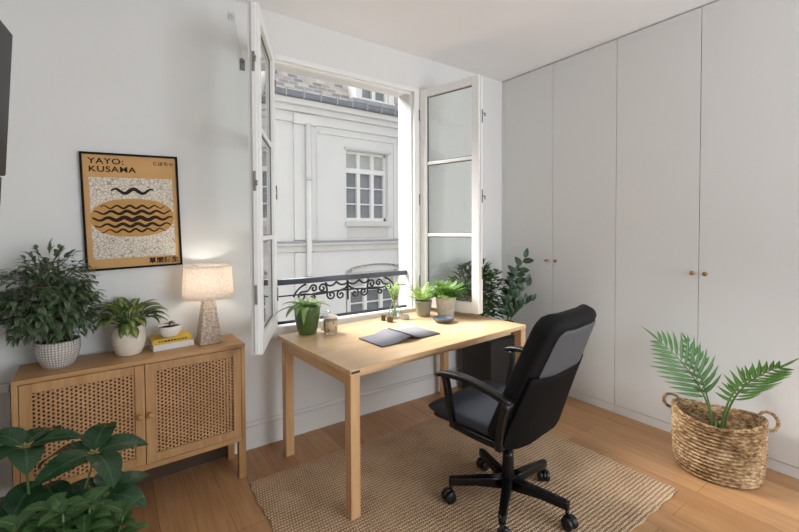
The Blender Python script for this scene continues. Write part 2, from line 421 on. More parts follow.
def casement(hx, ang, sgn, wd, mats=m_white):
    # local x runs from the hinge to the free edge, local y is the thickness
    M = Matrix.Translation((hx, -.028, 0)) @ Matrix.Rotation(ang, 4, 'Z')
    z0, z1, th, st = .785, 2.585, .056, .062
    y0, y1 = (-th, 0) if sgn > 0 else (0, th)
    c = MB()
    c.box((0, y0, z0), (st, y1, z1), .004, M); c.box((wd-st, y0, z0), (wd, y1, z1), .004, M)
    c.box((st, y0, z0), (wd-st, y1, z0+.085), .004, M); c.box((st, y0, z1-.062), (wd-st, y1, z1), .004, M)
    for z in (1.385, 1.975): c.box((st, y0+.012, z-.013), (wd-st, y1-.012, z+.013), .004, M)
    # overlapping stop lip along the free edge and bottom drip rail
    c.box((wd, y0+.018, z0+.006), (wd+.012, y1-.014, z1-.006), .003, M)
    yo = y1 if sgn < 0 else y0
    ob = c.build('casement', mats, win)
    p = MB(); ym = (y0+y1)/2
    for za, zb in ((z0+.085, 1.372), (1.398, 1.962), (1.988, z1-.062)):
        p.box((st-.004, ym-.003, za-.003), (wd-st+.004, ym+.003, zb+.003), 0, M)
    p.build('pane', m_glass, ob)
    g = MB()
    for za, zb in ((z0+.085, 1.372), (1.398, 1.962), (1.988, z1-.062)):
        for lo, hi in (((st, ym-.007, za), (st+.006, ym+.007, zb)), ((wd-st-.006, ym-.007, za), (wd-st, ym+.007, zb)), ((st, ym-.007, za), (wd-st, ym+.007, za+.006)), ((st, ym-.007, zb-.006), (wd-st, ym+.007, zb))): g.box(lo, hi, 0, M)
    g.build('gasket', m_gasket, ob)
    for z in (1.0, 1.68, 2.38):
        h = MB(); h.tube([M @ V((-.008, (y0 if sgn < 0 else y1), z-.045)), M @ V((-.008, (y0 if sgn < 0 else y1), z+.045))], .008, 10); h.build('hinge', m_steel, ob)
    # espagnolette plates along the free edge
    e = MB()
    for z in (1.10, 1.68, 2.28): e.box((wd+.0115, ym-.006, z-.05), (wd+.016, ym+.008, z+.05), .002, M)
    for z in (1.68, 2.30): e.tube([M @ V((wd+.012, ym+.012, z)), M @ V((wd+.03, ym+.012, z)), M @ V((wd+.03, ym+.012, z-.025))], .005, 8)
    e.build('lock_plate', m_steel, ob)
    return ob, M
# left leaf swings back towards the wall, right leaf stands almost square to it
aL = math.atan2(-.612, -.285); casement(WX0+.052, aL, 1, .645)
aR = math.atan2(-.545, .140); casement(WX1-.004, aR, -1, .555)
# window stay on the wall beside the left leaf
st = thing('window_stay', 'small metal window stay hooked on the wall behind left open window leaf', 'bracket', (-2.50, 0, 2.5))
m = MB(); m.box((-.045, -.008, .25), (-.005, 0, .30), .002); m.tube([(-.02, -.008, .275), (-.02, -.03, .28), (-.03, -.04, .262), (-.04, -.03, .245)], .004, 8); m.build('hook', m_trim, st)
m = MB(); m.tube([(-.02, -.03, .275), (.0, -.034, .14), (.035, -.034, .0)], .0035, 8); m.build('rod', m_trim, st)
m = MB(); m.box((.02, -.012, -.05), (.05, 0, .02), .003); m.tube([(.035, -.012, 0), (.035, -.04, 0), (.02, -.04, .012)], .005, 8); m.build('catch', m_gasket, st)

# ------------------------------------------------------------------ balcony railing outside
rl = thing('balcony_railing', 'dark wrought iron window railing with scrolls below a grey handrail', 'railing', (-1.66, .11, .76))
m = MB(); m.bar([(-.60, 0, .300), (.56, 0, .300)], .04, .042); m.build('handrail', m_railtop, rl)
m = MB(); m.bar([(-.60, 0, .012), (.56, 0, .012)], .022, .022); m.bar([(-.60, 0, .20), (-.36, 0, .20)], .01, .01); m.bar([(.44, 0, .20), (.56, 0, .20)], .01, .01)
m.build('bar', m_iron, rl)
def spiral(c, r0, turns, a0, sgn, n=26):
    pts = []
    for i in range(n+1):
        t = i/n; r = r0*(1-t*.82); a = a0+sgn*t*turns*2*pi
        pts.append(V((c[0]+r*cos(a), 0, c[1]+r*sin(a))))
    return pts
sc = MB(); tr = .0078
sc.tube([(0, 0, .275), (0, 0, .125)], .008, 8)
for s in (-1, 1):
    q = lambda x, z: V((s*x, 0, z))
    def sp(cx, cz, r0, turns, a0, sg):
        return [V((s*(cx+p.x), 0, cz+p.z)) for p in spiral((0, 0), r0, turns, a0, sg)]
    # lower C scroll beside the centre bar
    a = sp(.062, .168, .036, 1.25, pi*.5, -1); sc.tube([q(.005, .235), q(.025, .215)]+a, tr, 7)
    # S scroll: low spiral at .13, sweeping up to a high spiral at .20
    a = sp(.142, .175, .034, 1.2, -pi*.1, -1)[::-1]; b2 = sp(.215, .232, .034, 1.2, pi*.95, -1)
    sc.tube(a+bez(a[-1], a[-1]+q(.0, .02)*1.0*0+V((s*.01, 0, .03)), b2[0]+V((-s*.0, 0, .0))+V((-s*.01, 0, -.03)), b2[0], 6)[1:]+b2[1:], tr, 7)
    # long horizontal S with end spirals
    a = sp(.285, .235, .03, 1.2, pi*.1, 1)[::-1]; b2 = sp(.375, .185, .034, 1.25, pi*.6, -1)
    sc.tube(a+bez(a[-1], a[-1]+V((s*.01, 0, -.02)), b2[0]+V((-s*.03, 0, .0)), b2[0], 6)[1:]+b2[1:], tr, 7)
    sc.tube(bez(q(.0, .20), q(.12, .215), q(.22, .17), q(.36, .20), 14), tr*.9, 7)
    a = sp(.30, .165, .028, 1.2, pi*.5, 1); sc.tube(bez(q(.17, .205), q(.21, .20), q(.26, .2), a[0], 6)+a[1:], tr, 7)
    sc.tube(bez(q(.10, .272), q(.13, .235), q(.17, .235), q(.19, .272), 8), tr, 7)
    sc.tube(bez(q(.345, .272), q(.40, .255), q(.43, .22), q(.44, .185), 8), tr, 7)
    sc.tube(bez(q(.0, .262), q(.03, .24), q(.06, .235), q(.10, .272), 8), tr, 7)
sc.build('scrollwork', m_iron, rl)

# ------------------------------------------------------------------ building across the courtyard
m_fac = plain('pale lime render', srgb(226, 225, 223), .9, spec=.1, var=.03, scale=1.5, bstr=.1, bscale=30)
m_facband = plain('stone band', srgb(214, 212, 208), .9, spec=.1, var=.04, scale=3)
m_zinc = plain('zinc', srgb(164, 166, 170), .5, .3, var=.08)
m_zincdk = plain('dark zinc', srgb(128, 132, 136), .5, .3, var=.1)
m_wpane = plain('dark courtyard pane', srgb(128, 132, 136), .12, spec=.7, var=.25, scale=2.4)
m_wcurtain = plain('net curtain behind pane', srgb(186, 190, 184), .3, spec=.6, var=.08)
def roofmat():
    m, nt, out = newmat('old roof stone')
    co = coords(nt, (1,1,1), (pi/2, 0, 0))
    br = N(nt, 'ShaderNodeTexBrick', offset=.5)
    for k, v in (('Color1', c4(srgb(140,138,142))), ('Color2', c4(srgb(214,206,198))), ('Mortar', c4(srgb(196,192,188)))): br.inputs[k].default_value = v
    br.inputs['Scale'].default_value = 1.0; br.inputs['Mortar Size'].default_value = .008; br.inputs['Brick Width'].default_value = .19; br.inputs['Row Height'].default_value = .075
    L(nt, co, br.inputs['Vector'])
    n = N(nt, 'ShaderNodeTexNoise', i_Scale=3.0, i_Detail=3.0); L(nt, coords(nt), n.inputs['Vector'])
    col = mixc(nt, .6, br.outputs[0], ramp(nt, n.outputs[0], [(.35, (.62,.62,.66)), (.65, (1.1,1.08,1.05))]), 'MULTIPLY')
    pbsdf(nt, out, col, .9, 0, .1, bump(nt, br.outputs[1], -.5, .01)); return m
m_roof = roofmat()
FY = 4.6
bd = thing('building', 'pale rendered courtyard building with a stone roof seen through the window', 'building', (.6, FY, -3))
Z = lambda z: z+3
bx0, bx1 = -16, 8.0
def fb(name, boxes, mat, parent=bd, bev=.006):
    m = MB()
    for (xa, za, xb, zb, ya, yb) in boxes: m.box((xa-.6, ya, Z(za)), (xb-.6, yb, Z(zb)), bev)
    return m.build(name, mat, parent)
# wall with openings for two windows
wz = [(-3, -1.6), ]
fb('wall', [(bx0, -3, .70, 3.45, 0, .4), (1.70, .57, 1.96, 3.45, 0, .4), (2.0, .57, bx1, 3.45, 0, .4), (1.95, -3, 2.02, 3.45, .0, .4),
            (.70, 3.03, 1.70, 3.45, 0, .4), (.70, .57, 1.70, 1.61, 0, .4), (.68, -3, .78, .6, 0, .4), (1.98, -3, bx1, .6, 0, .4), (.70, -3, 2.0, -1.2, 0, .4)], m_fac, bev=0)
fb('pilaster', [(-.40, 1.24, -.0, 3.42, -.06, 0), (-.40, -3, .0, 1.0, -.06, 0), (-.42, 3.38, .03, 3.56, -.12, 0), (.30-.24, 1.24, .10, 3.3, -.02, 0), (1.84, 1.24, 2.1, 3.3, -.02, 0)], m_fac)
fb('cornice', [(bx0, 3.42, bx1, 3.60, -.05, .4), (bx0, 3.60, bx1, 3.70, -.13, .4), (bx0, 3.70, bx1, 3.80, -.24, .4), (.1, 3.28, bx1, 3.33, -.03, .02)], m_fac)
fb('string_course', [(bx0, 1.02, bx1, 1.14, -.05, 0), (bx0, 1.14, bx1, 1.19, -.10, 0)], m_facband)
fb('string_flashing', [(bx0, 1.19, bx1, 1.225, -.115, 0)], m_zinc)
fb('gutter', [(bx0, 3.80, bx1, 3.915, -.32, -.12)], m_zincdk, bev=.03)
m = MB(); m.box((-.0125, -.325, Z(3.795)), (.0125, -.115, Z(3.925)), .004); gb = m.build('gutter_bracket', m_zinc, bd); gb.location.x = -4.2
for k in range(1, 24):
    c = gb.copy(); COL.objects.link(c); c.parent = bd; c.location.x = -4.2+k*.33
fb('roof_flashing', [(bx0, 3.90, bx1, 4.0, -.10, .3)], m_facband)
m = MB(); m.loft([[V((x, -.02, Z(3.98))), V((x, .3, Z(4.78))), V((x, 1.2, Z(4.78))), V((x, 1.2, Z(3.98)))] for x in (bx0-.6, bx1-.6)], flat=True); m.build('roof', m_roof, bd)
m = MB(); m.tube([(-.15-.6, -.13, Z(-3)), (-.15-.6, -.13, Z(3.4))], .052, 14); m.build('drainpipe', m_fac, bd)
for z in (-1, .55, 2.35):
    m = MB(); m.tube([(-.75, -.13, Z(z)), (-.75, -.13, Z(z+.06))], .062, 14); m.build('pipe_collar', m_facband, bd)
# main window: three columns, a row of transom lights over three rows
def facwin(x0, x1, z0, z1, rows, tz, name='window'):
    xs = [x0+(x1-x0)*k/3 for k in range(4)]
    bxs = [(x0, z0, x0+.05, z1, .10, .17), (x1-.05, z0, x1, z1, .10, .17), (x0, z0, x1, z0+.06, .10, .17), (x0, z1-.05, x1, z1, .10, .17), (x0, tz-.05, x1, tz+.05, .09, .17)]
    for k in (1, 2): bxs.append((xs[k]-.04, z0, xs[k]+.04, z1, .095, .17))
    for z in rows: bxs.append((x0, z-.014, x1, z+.014, .11, .16))
    o = fb(name, bxs, m_white, bd, .004)
    q = fb('pane', [(x0, z0, x1, tz, .17, .18)], m_wpane, o, 0)
    fb('curtain', [(x0, tz, x1, z1, .17, .18)], m_wcurtain, o, 0)
    return o
facwin(.70, 1.70, 1.615, 3.03, [1.96, 2.29], 2.64)
fb('sill', [(.66, 1.50, 1.76, 1.60, -.08, .2), (.72, 1.27, 1.70, 1.48, -.015, .05)], m_facband)
fb('hood', [(.66, 3.04, 1.76, 3.09, -.05, .05)], m_facband)
facwin(.78, 1.98, -1.2, .57, [-.6, -.1], .2)
m = MB()
for k in range(14):
    a0 = pi*k/14; a1 = pi*(k+1)/14
    m.loft([[V((.78+cos(a)*rr*1.0, y, Z(.56)+sin(a)*rr*.22)) for rr in (.62, .72) for y in (-.05, .0)] for a in (a0, a1)])
m.build('arch_moulding', m_facband, bd)
dm = fb('dormer', [(.80, 3.98, .92, 4.75, -.22, .3), (1.60, 3.98, 1.72, 4.75, -.22, .3), (.80, 3.95, 1.72, 4.05, -.26, .3), (.78, 4.70, 1.74, 4.85, -.26, .5), (1.215, 4.05, 1.30, 4.75, -.16, -.08), (.92, 4.05, .99, 4.75, -.16, -.08), (1.53, 4.05, 1.60, 4.75, -.16, -.08)], m_white)
fb('pane', [(.92, 4.05, 1.60, 4.75, -.10, -.09)], m_wpane, dm, 0)
fb('dormer_apron', [(.70, 3.915, 1.80, 4.0, -.30, .1)], m_zinc)

# ------------------------------------------------------------------ fitted wardrobes
def knob_mesh(mb, c, axis='x', s=-1):
    prof = [(.0, 0), (.009, 0), (.009, .003), (.005, .006), (.005, .014), (.012, .02), (.0145, .026), (.012, .032), (.006, .0345), (0, .0345)]
    M = Matrix.Translation(c) @ (Matrix.Rotation(-pi/2, 4, 'Y') if axis == 'x' else Matrix.Rotation(pi/2, 4, 'X'))
    mb.lathe(prof, seg=16, M=M)
def wardrobe(y1, ys, y0, ka, kb, kz, label, group='fitted wardrobes along the right wall'):
    wd = thing('wardrobe', label, 'wardrobe', (.28, (y0+y1)/2, 0), 0, group)
    oy = (y0+y1)/2; ox = .28
    b = MB(); g = .0015
    b.box((.03-ox, y0+g-oy, .07), (.57-ox, y1-g-oy, HC-.012)); b.build('carcass', m_dark_gap, wd)
    b = MB(); b.box((.004-ox, y0+.0005-oy, 0), (.03-ox, y1-.0005-oy, .062), .001); b.build('plinth', m_door, wd)
    for (ya, yb, ky) in ((y0, ys, ka), (ys, y1, kb)):
        d = MB(); d.box((0-ox, ya+.0018-oy, .066), (.022-ox, yb-.0018-oy, HC-.008), .0015); dd = d.build('door', m_door, wd)
        k = MB(); knob_mesh(k, (0-ox, ky-oy, kz)); k.build('knob', m_brass, dd)
    return wd
wardrobe(-.036, -.571, -1.122, -.612, -.525, 1.152, 'white flush two door wardrobe behind the office chair, nearest the window wall')
wd2 = wardrobe(-1.122, -1.667, -2.22, -1.709, -1.636, 1.133, 'white flush two door wardrobe behind the palm basket')
m = MB(); m.box((.0225-.28, -2.238+1.671, 0), (.575-.28, -2.2205+1.671, HC-.006), .001); m.build('end_panel', m_door, wd2)

# ------------------------------------------------------------------ rug
m = MB(); nx, ny = 60, 46; rx0, rx1, ry0, ry1 = -2.56, -.67, -1.81, -.385
def rp(i, j, z):
    x = rx0+(rx1-rx0)*i/nx; y = ry0+(ry1-ry0)*j/ny
    wob = .006*sin(j*1.7)+.004*sin(j*.6); wob2 = .005*sin(i*1.3)
    if i in (0, nx): x += wob
    if j in (0, ny): y += wob2
    return V((x-(-1.6), y-(-1.1), z))
top = [rp(i, j, .011 if 0 < i < nx and 0 < j < ny else .007) for j in range(ny+1) for i in range(nx+1)]
m.add(top, [(j*(nx+1)+i, j*(nx+1)+i+1, (j+1)*(nx+1)+i+1, (j+1)*(nx+1)+i) for j in range(ny) for i in range(nx)])
ring = [(i, 0) for i in range(nx)]+[(nx, j) for j in range(ny)]+[(i, ny) for i in range(nx, 0, -1)]+[(0, j) for j in range(ny, 0, -1)]
m.loft([[rp(i, j, .007) for i, j in ring], [rp(i, j, .0005) for i, j in ring]], cap=False)
rug = m.build('rug', m_rug, loc=(-1.6, -1.1, 0)); tag(rug, 'woven jute rug under the desk and office chair', 'rug')

# ------------------------------------------------------------------ sideboard
SB = thing('sideboard', 'low oak sideboard with two woven cane doors against the wall', 'sideboard', (-3.045, -.179, 0), R(1.8))
hw, hd, ht = .4925, .141, .78
m = MB(); m.box((-hw, -hd-.004, ht-.022), (hw, hd, ht), .003); m.build('top', m_oak['x'], SB)
for s in (-1, 1):
    m = MB(); x = s*hw; m.box((min(x, x-s*.022), -hd, .215), (max(x, x-s*.022), hd, ht-.022), .002); m.build('side_panel', m_oak['z'], SB)
m = MB(); m.box((-hw+.022, -hd+.002, .215), (hw-.022, hd-.0125, .243), .002); m.build('bottom_rail', m_oak['x'], SB)
m = MB(); m.box((-hw+.0415, hd-.012, .012), (hw-.0415, hd-.004, ht-.022)); m.build('back_panel_shade', m_backshade, SB)  # back carried down and darkened to paint the shade beneath the sideboard
for sx in (-1, 1):
    for sy in (-1, 1):
        m = MB(); x = sx*(hw-.02); y = sy*(hd-.02); m.box((x-.02, y-.02, 0), (x+.02, y+.02, .2145), .003); m.build('leg', m_oak['z'], SB)
for s in (-1, 1):
    xa, xb = ((-hw+.024, -.0015) if s < 0 else (.0015, hw-.024)); za, zb = .246, ht-.025
    y0 = -hd-.001; y1 = -hd+.019; fr = .042
    d = MB(); d.box((xa, y0, za), (xa+fr, y1, zb), .002); d.box((xb-fr, y0, za), (xb, y1, zb), .002)
    d.box((xa+fr, y0, za), (xb-fr, y1, za+fr), .002); d.box((xa+fr, y0, zb-fr), (xb-fr, y1, zb), .002)
    dd = d.build('door', m_oak['z'], SB)
    c = MB(); yy = y0+.009; c.add([(xa+fr-.003, yy, za+fr-.003), (xb-fr+.003, yy, za+fr-.003), (xb-fr+.003, yy, zb-fr+.003), (xa+fr-.003, yy, zb-fr+.003)], [(0,1,2,3)])
    c.build('cane_panel', m_cane, dd)
    k = MB(); knob_mesh(k, (s*.022, y0, .50), 'y'); k.build('knob', m_oak['z'], dd)

# ------------------------------------------------------------------ poster
m_frame = plain('black frame', srgb(20, 17, 15), .7, spec=.2)
m_ochre = plain('ochre paper', srgb(206, 162, 108), .8, spec=.2, var=.04, scale=10)
m_ochre2 = plain('deep ochre ink', srgb(194, 148, 90), .8, spec=.2, var=.08, scale=14)
m_ink = plain('dark brown ink', srgb(48, 36, 28), .8, spec=.2)
def crackle():
    m, nt, out = newmat('cream paper with crackle lines')
    co = coords(nt, (1, .001, 1))
    vo = N(nt, 'ShaderNodeTexVoronoi', feature='DISTANCE_TO_EDGE', i_Scale=62.0); L(nt, co, vo.inputs['Vector'])
    col = ramp(nt, vo.outputs[0], [(.03, srgb(170,158,144)), (.08, srgb(226,216,200))])
    pbsdf(nt, out, col, .8, 0, .2); return m
m_crack = crackle()
PO = thing('framed_poster', 'framed ochre poster with dark lettering on the wall above the sideboard', 'poster', (-3.062, 0, 1.537), 0)
PO.rotation_euler = (0, R(-1.75), 0)
pw, ph = .2275, .3165
m = MB()
for lo, hi in (((-pw, -.022, -ph), (-pw+.011, -.001, ph)), ((pw-.011, -.022, -ph), (pw, -.001, ph)), ((-pw+.011, -.022, -ph), (pw-.011, -.001, -ph+.011)), ((-pw+.011, -.022, ph-.011), (pw-.011, -.001, ph))): m.box(lo, hi, .0015)
m.build('frame', m_frame, PO)
pr_ = box_obj('print', (-pw+.011, -.012, -ph+.011), (pw-.011, -.002, ph-.011), m_ochre, PO, 0)
def flat(name, pts, y, mat):
    m = MB(); m.add([(x, y, z) for x, z in pts], [tuple(range(len(pts)))]); return m.build(name, mat, pr_)
flat('panel', [(-pw+.035, -.255), (pw-.032, -.255), (pw-.032, .185), (-pw+.035, .185)], -.0124, m_crack)
def ell(cx, cz, a, b, n=40, e=1.0, rot=0):
    r = []
    for k in range(n):
        t = 2*pi*k/n; x = a*math.copysign(abs(cos(t))**e, cos(t)); z = b*math.copysign(abs(sin(t))**e, sin(t))
        r.append((cx+x*cos(rot)-z*sin(rot), cz+x*sin(rot)+z*cos(rot)))
    return r
# generic still-life shape: wide bowl with wavy bands and a short twig
m = MB(); pts = ell(0, -.035, .195, .105, 56, .85); m.add([(x, -.0127, z) for x, z in pts], [tuple(range(len(pts)))])
m.build('motif', m_ochre2, pr_)
m = MB()
def ribbon(pts, w, y=-.013):
    vs = []; fs = []
    for i, (x, z) in enumerate(pts):
        a = pts[max(i-1, 0)]; b = pts[min(i+1, len(pts)-1)]; dx, dz = b[0]-a[0], b[1]-a[1]; l = math.hypot(dx, dz) or 1
        ww = w*(.35+.65*sin(pi*i/(len(pts)-1)))
        vs += [(x-dz/l*ww, y, z+dx/l*ww), (x+dz/l*ww, y, z-dx/l*ww)]
    for i in range(len(pts)-1): fs.append((2*i, 2*i+1, 2*i+3, 2*i+2))
    m.add(vs, fs)
for k, (z, hwid, w_) in enumerate([(.025, .15, .006), (-.005, .18, .009), (-.04, .187, .012), (-.075, .178, .009), (-.105, .15, .006)]):
    ribbon([(-hwid+2*hwid*i/40, z+.008*sin(i*.8+k)) for i in range(41)], w_)
ribbon([(-.10+.2*i/30, .112+.012*sin(i*.5)) for i in range(31)], .010)
m.build('motif_bands', m_ink, pr_)
TM = lambda x, z, y=-.0128: Matrix.Translation((x, y, z)) @ Matrix.Rotation(pi/2, 4, 'X')
text_mesh('YAYO:', .043, m_ink, pr_, TM(-pw+.035, .258), bold=.0007, sx=1.18)
text_mesh('KUSAMA', .043, m_ink, pr_, TM(-pw+.035, .215), bold=.0007, sx=1.18)
text_mesh('とほちゃ', .026, m_ink, pr_, TM(.1, .262), bold=.0002)
text_mesh('草間彌生', .034, m_ink, pr_, TM(.06, -.292), bold=.0012, sx=1.05)

# ------------------------------------------------------------------ television on a wall bracket
TV = thing('television', 'black flat television on a wall bracket at the upper left edge', 'television', (-3.43, -.9, 1.84))
TV.rotation_euler = (0, R(3.3), R(-5.7))
m = MB(); m.box((-.035, -.75, -.232), (0, 0, .232), .006); m.build('casing', m_black, TV)
m_screen = plain('dark screen', srgb(46, 46, 49), .4, spec=.3, var=.02)
m = MB(); m.box((0, -.738, -.215), (.0015, -.013, .22), 0); m.build('screen', m_screen, TV)
m = MB(); m.box((-.03, -.70, -.335), (-.008, -.004, -.234), .006); m.build('soundbar', m_black, TV)
m = MB(); m.box((-.05, -.5, -.12), (-.035, -.25, .12), .002); m.bar([(-.05, -.37, 0), (-.195, -.37, .012)], .05, .05); m.box((-.203, -.43, -.06), (-.193, -.31, .08), .002); m.build('bracket', m_black, TV)

# ------------------------------------------------------------------ pots and plants
m_potwhite = plain('white ceramic', srgb(226, 222, 214), .45, var=.03)
m_potcream = plain('cream stoneware', srgb(222, 212, 196), .5, var=.06, scale=14, bstr=.2, bscale=40)
m_potgreen = plain('green glazed ceramic', srgb(70, 92, 46), .28, var=.08, scale=6)
m_potgrey = plain('sage grey ceramic', srgb(138, 136, 118), .6, var=.04)
m_concrete = plain('pale textured concrete', srgb(180, 172, 158), .75, var=.10, scale=30, bstr=.5, bscale=55, bdist=.006)
m_bowl = plain('blue grey stoneware', srgb(84, 92, 100), .4, var=.25, scale=20)
m_terracotta = plain('dark planter', srgb(62, 60, 58), .6)
def knit_mat():
    m, nt, out = newmat('embossed white ceramic')
    tc = N(nt, 'ShaderNodeTexCoord'); sp = N(nt, 'ShaderNodeSeparateXYZ'); L(nt, tc.outputs['Object'], sp.inputs[0])
    a = mth(nt, 'MULTIPLY', mth(nt, 'ARCTAN2', sp.outputs[1], sp.outputs[0]), 21.0); z = mth(nt, 'MULTIPLY', sp.outputs[2], 260.0)
    h = mth(nt, 'MULTIPLY', mth(nt, 'SINE', mth(nt, 'ADD', a, z)), mth(nt, 'SINE', mth(nt, 'SUBTRACT', a, z)))
    col = ramp(nt, h, [(.0, srgb(176,168,160)), (.5, srgb(226,221,214))])
    pbsdf(nt, out, col, .55, 0, .4, bump(nt, h, .6, .004)); return m
m_knit = knit_mat()

def pot(parent, prof, mat, soil_z=None, name='pot', seg=36, sq=None):
    m = MB(); m.lathe(prof, seg=seg); o = m.build(name, mat, parent)
    if soil_z is not None:
        # soil disc fits inside the wall at that height
        rr = None
        inner = prof[len(prof)//2:]
        rs = [r for r, z in prof]
        s_r = soil_z[1]
        m = MB(); m.lathe([(0, soil_z[0]+.004), (s_r*.6, soil_z[0]+.003), (s_r, soil_z[0])], seg=20); m.build('soil', m_soil, parent)
    return o
def cup(r0, r1, h, t=.006, base=.008, belly=0, n=8):
    # outside profile up, then inside down
    p = [(0, 0), (r0*.92, 0), (r0, .004)]
    for i in range(1, n+1):
        q = i/n; p.append((r0+(r1-r0)*q+belly*sin(pi*q), .004+(h-.004)*q))
    p.append((r1-t, h)); 
    for i in range(n-1, 0, -1):
        q = i/n; p.append((r0+(r1-r0)*q+belly*sin(pi*q)-t, .004+(h-.004)*q))
    p.append((r0-t, base)); p.append((0, base))
    return p
def rnd(a, b): return random.uniform(a, b)

# --- bushy tree in the embossed white pot, left end of sideboard
T = .7805
P = thing('bushy_plant', 'large bushy dark green plant in embossed white pot on the sideboard', 'plant', (-3.385, -.185, T))
pot(P, cup(.058, .086, .128, .006, .008, .012), m_knit, (.112, .078))
m = MB(); tips = []
for k in range(11):
    a = rnd(0, 2*pi); sp_ = rnd(.02, .11)
    e = V((cos(a)*sp_, sin(a)*sp_*.75, rnd(.22, .36)))
    b0 = V((cos(a)*.02, sin(a)*.02, .11)); m.tube(bez(b0, b0+V((0,0,.1)), e-V((0,0,.08)), e, 6), [.005-.0005*i for i in range(7)], 6); tips.append(e)
lf = MB(); cnt = 0
while cnt < 430:
    # twig sites spread through an egg-shaped crown
    u = V((rnd(-1,1), rnd(-1,1), rnd(-1,1)))
    if u.length > 1 or u.length < .3: continue
    c = V((u.x*.165-.03, u.y*.14, .33+u.z*.205))
    if c.z < .17 and math.hypot(c.x, c.y) < .11: continue
    out_ = V((u.x, u.y*.9, u.z*.35+.02)).normalized()
    tw = c+out_*.035
    near = min(tips, key=lambda q: (q-c).length)
    if cnt % 3 == 0: m.tube([near, (near+c)/2+V((0,0,.02)), tw], [.002, .0016, .001], 5)
    for j in range(5):
        ang = rnd(-1.2, 1.2); d = Quaternion(V((0,0,1)), ang) @ out_; d.z += rnd(-.6, .3)
        if d.y > 0 and tw.y > .09: d.y = -abs(d.y)*.3
        if tw.x < -.21: d.x = abs(d.x)*.4
        lf.leaf(c+out_*(.01*j), d, (0,0,1), rnd(.034, .054), rnd(.014, .021), rnd(.5, 1.3), .25, 'lance', 4)
    cnt += 1
m.build('branches', m_bark, P); lf.build('foliage', lf_ficus, P)

# --- variegated plant in the round cream pot
P = thing('variegated_plant', 'variegated leafy plant in round cream pot on the sideboard, left of two books', 'plant', (-3.10, -.155, T))
pot(P, cup(.056, .064, .15, .007, .008, .016), m_potcream, (.135, .056))
lf = MB(); stm = MB()
for k in range(46):
    a = k*2.399+rnd(-.2, .2); el = rnd(.0, 1.1); ln = rnd(.095, .14)
    d = V((cos(a)*cos(el), sin(a)*cos(el)*.8, sin(el)))
    b0 = V((cos(a)*.02, sin(a)*.02, .135)); b1 = b0+V((d.x*.06, d.y*.05, .035+d.z*.06))
    if b1.y+d.y*ln > .14: d.y *= .2
    stm.tube([b0, (b0+b1)/2+V((0,0,.01)), b1], .0028, 5)
    lf.leaf(b1, d, (0,0,1), ln, rnd(.042, .056), rnd(.9, 1.7), .3, 'ovate', 7)
for (a, zz) in ((-1.9, .16), (-1.3, .15)):
    lf.leaf((cos(a)*.05, sin(a)*.05, zz), (cos(a)*.5, sin(a)*.5, -.2), (0,0,1), .085, .04, .8, .3, 'lance', 6)
stm.build('stems', m_stem, P); lf.build('foliage', lf_varieg, P)

# --- two books and the small succulent
def book(name, label, loc, rz, w, d, h, cover, pages, marks=None):
    b = thing(name, label, 'book', loc, rz, 'books stacked on the sideboard')
    m = MB(); m.box((-w/2, -d/2, 0), (w/2, d/2, .0025), .0008); m.box((-w/2, -d/2, h-.0025), (w/2, d/2, h), .0008); m.box((-w/2, -d/2, .0025), (w/2, -d/2+.003, h-.0025), .0006)
    m.build('cover', cover, b)
    m = MB(); m.box((-w/2+.004, -d/2+.003, .0027), (w/2-.004, d/2-.004, h-.0027)); m.build('pages', pages, b)
    if marks:
        m = MB(); x = -w/2+.03
        while x < w/2-.03:
            l = rnd(.004, .012); m.box((x, -d/2-.0006, h*.34), (x+l, -d/2+.0002, h*.66), 0); x += l+.004
        m.build('spine_lettering', marks, b)
    return b
m_pages = plain('book pages', srgb(226, 220, 208), .9)
m_yellow = plain('yellow cover', srgb(206, 168, 44), .55, var=.08, scale=20)
m_whitecover = plain('white cover', srgb(214, 210, 204), .55)
book('book', 'thick white book lying under the yellow book on the sideboard', (-2.902, -.122, T), R(7), .20, .135, .034, m_whitecover, m_pages)
book('book', 'yellow book lying on top of the white book on the sideboard', (-2.906, -.120, T+.0345), R(6), .196, .13, .026, m_yellow, m_pages, m_ink)
P = thing('succulent', 'tiny dark succulent in a small white bowl pot on the yellow book', 'plant', (-2.91, -.125, T+.061))
pot(P, cup(.044, .056, .056, .006, .006, .006), m_potwhite, (.048, .048))
lf = MB()
for k in range(9):
    a = k*2.4; lf.leaf((0, 0, .066), (cos(a), sin(a), rnd(.1, .5)), (0,0,1), rnd(.03, .046), .018, .4, .4, 'ovate', 4)
lf.build('foliage', leafmat('dusky leaves', srgb(62,58,44), srgb(74,84,52), srgb(96,84,60)), P)
m = MB(); m.tube([(0, 0, .045), (0, 0, .068)], .004, 6); m.build('stem', m_bark, P)

# --- table lamp
def terrazzo():
    m, nt, out = newmat('speckled stone')
    co = coords(nt)
    vo = N(nt, 'ShaderNodeTexVoronoi', i_Scale=150.0); L(nt, co, vo.inputs['Vector'])
    col = ramp(nt, vo.outputs[1], [(.25, srgb(196,176,158)), (.55, srgb(228,216,202)), (.8, srgb(176,156,138))])
    pbsdf(nt, out, col, .7, 0, .3, bump(nt, vo.outputs[0], .3, .003)); return m
LP = thing('table_lamp', 'small lit table lamp with linen drum shade on the sideboard', 'lamp', (-2.713, -.16, T), R(4))
def sq(h, z, e=.12):
    pts = []
    for k in range(24):
        t = 2*pi*(k+.5)/24; pts.append(V((h*math.copysign(abs(cos(t))**e, cos(t)), h*math.copysign(abs(sin(t))**e, sin(t)), z)))
    return pts
m = MB(); m.loft([sq(.056, 0), sq(.060, .004), sq(.045, .13), sq(.031, .252), sq(.028, .256)]); m.build('base', terrazzo(), LP)
m = MB(); m.tube([(0,0,.255), (0,0,.33)], .007, 10); m.tube([(0,0,.285), (0,0,.33)], .014, 12)
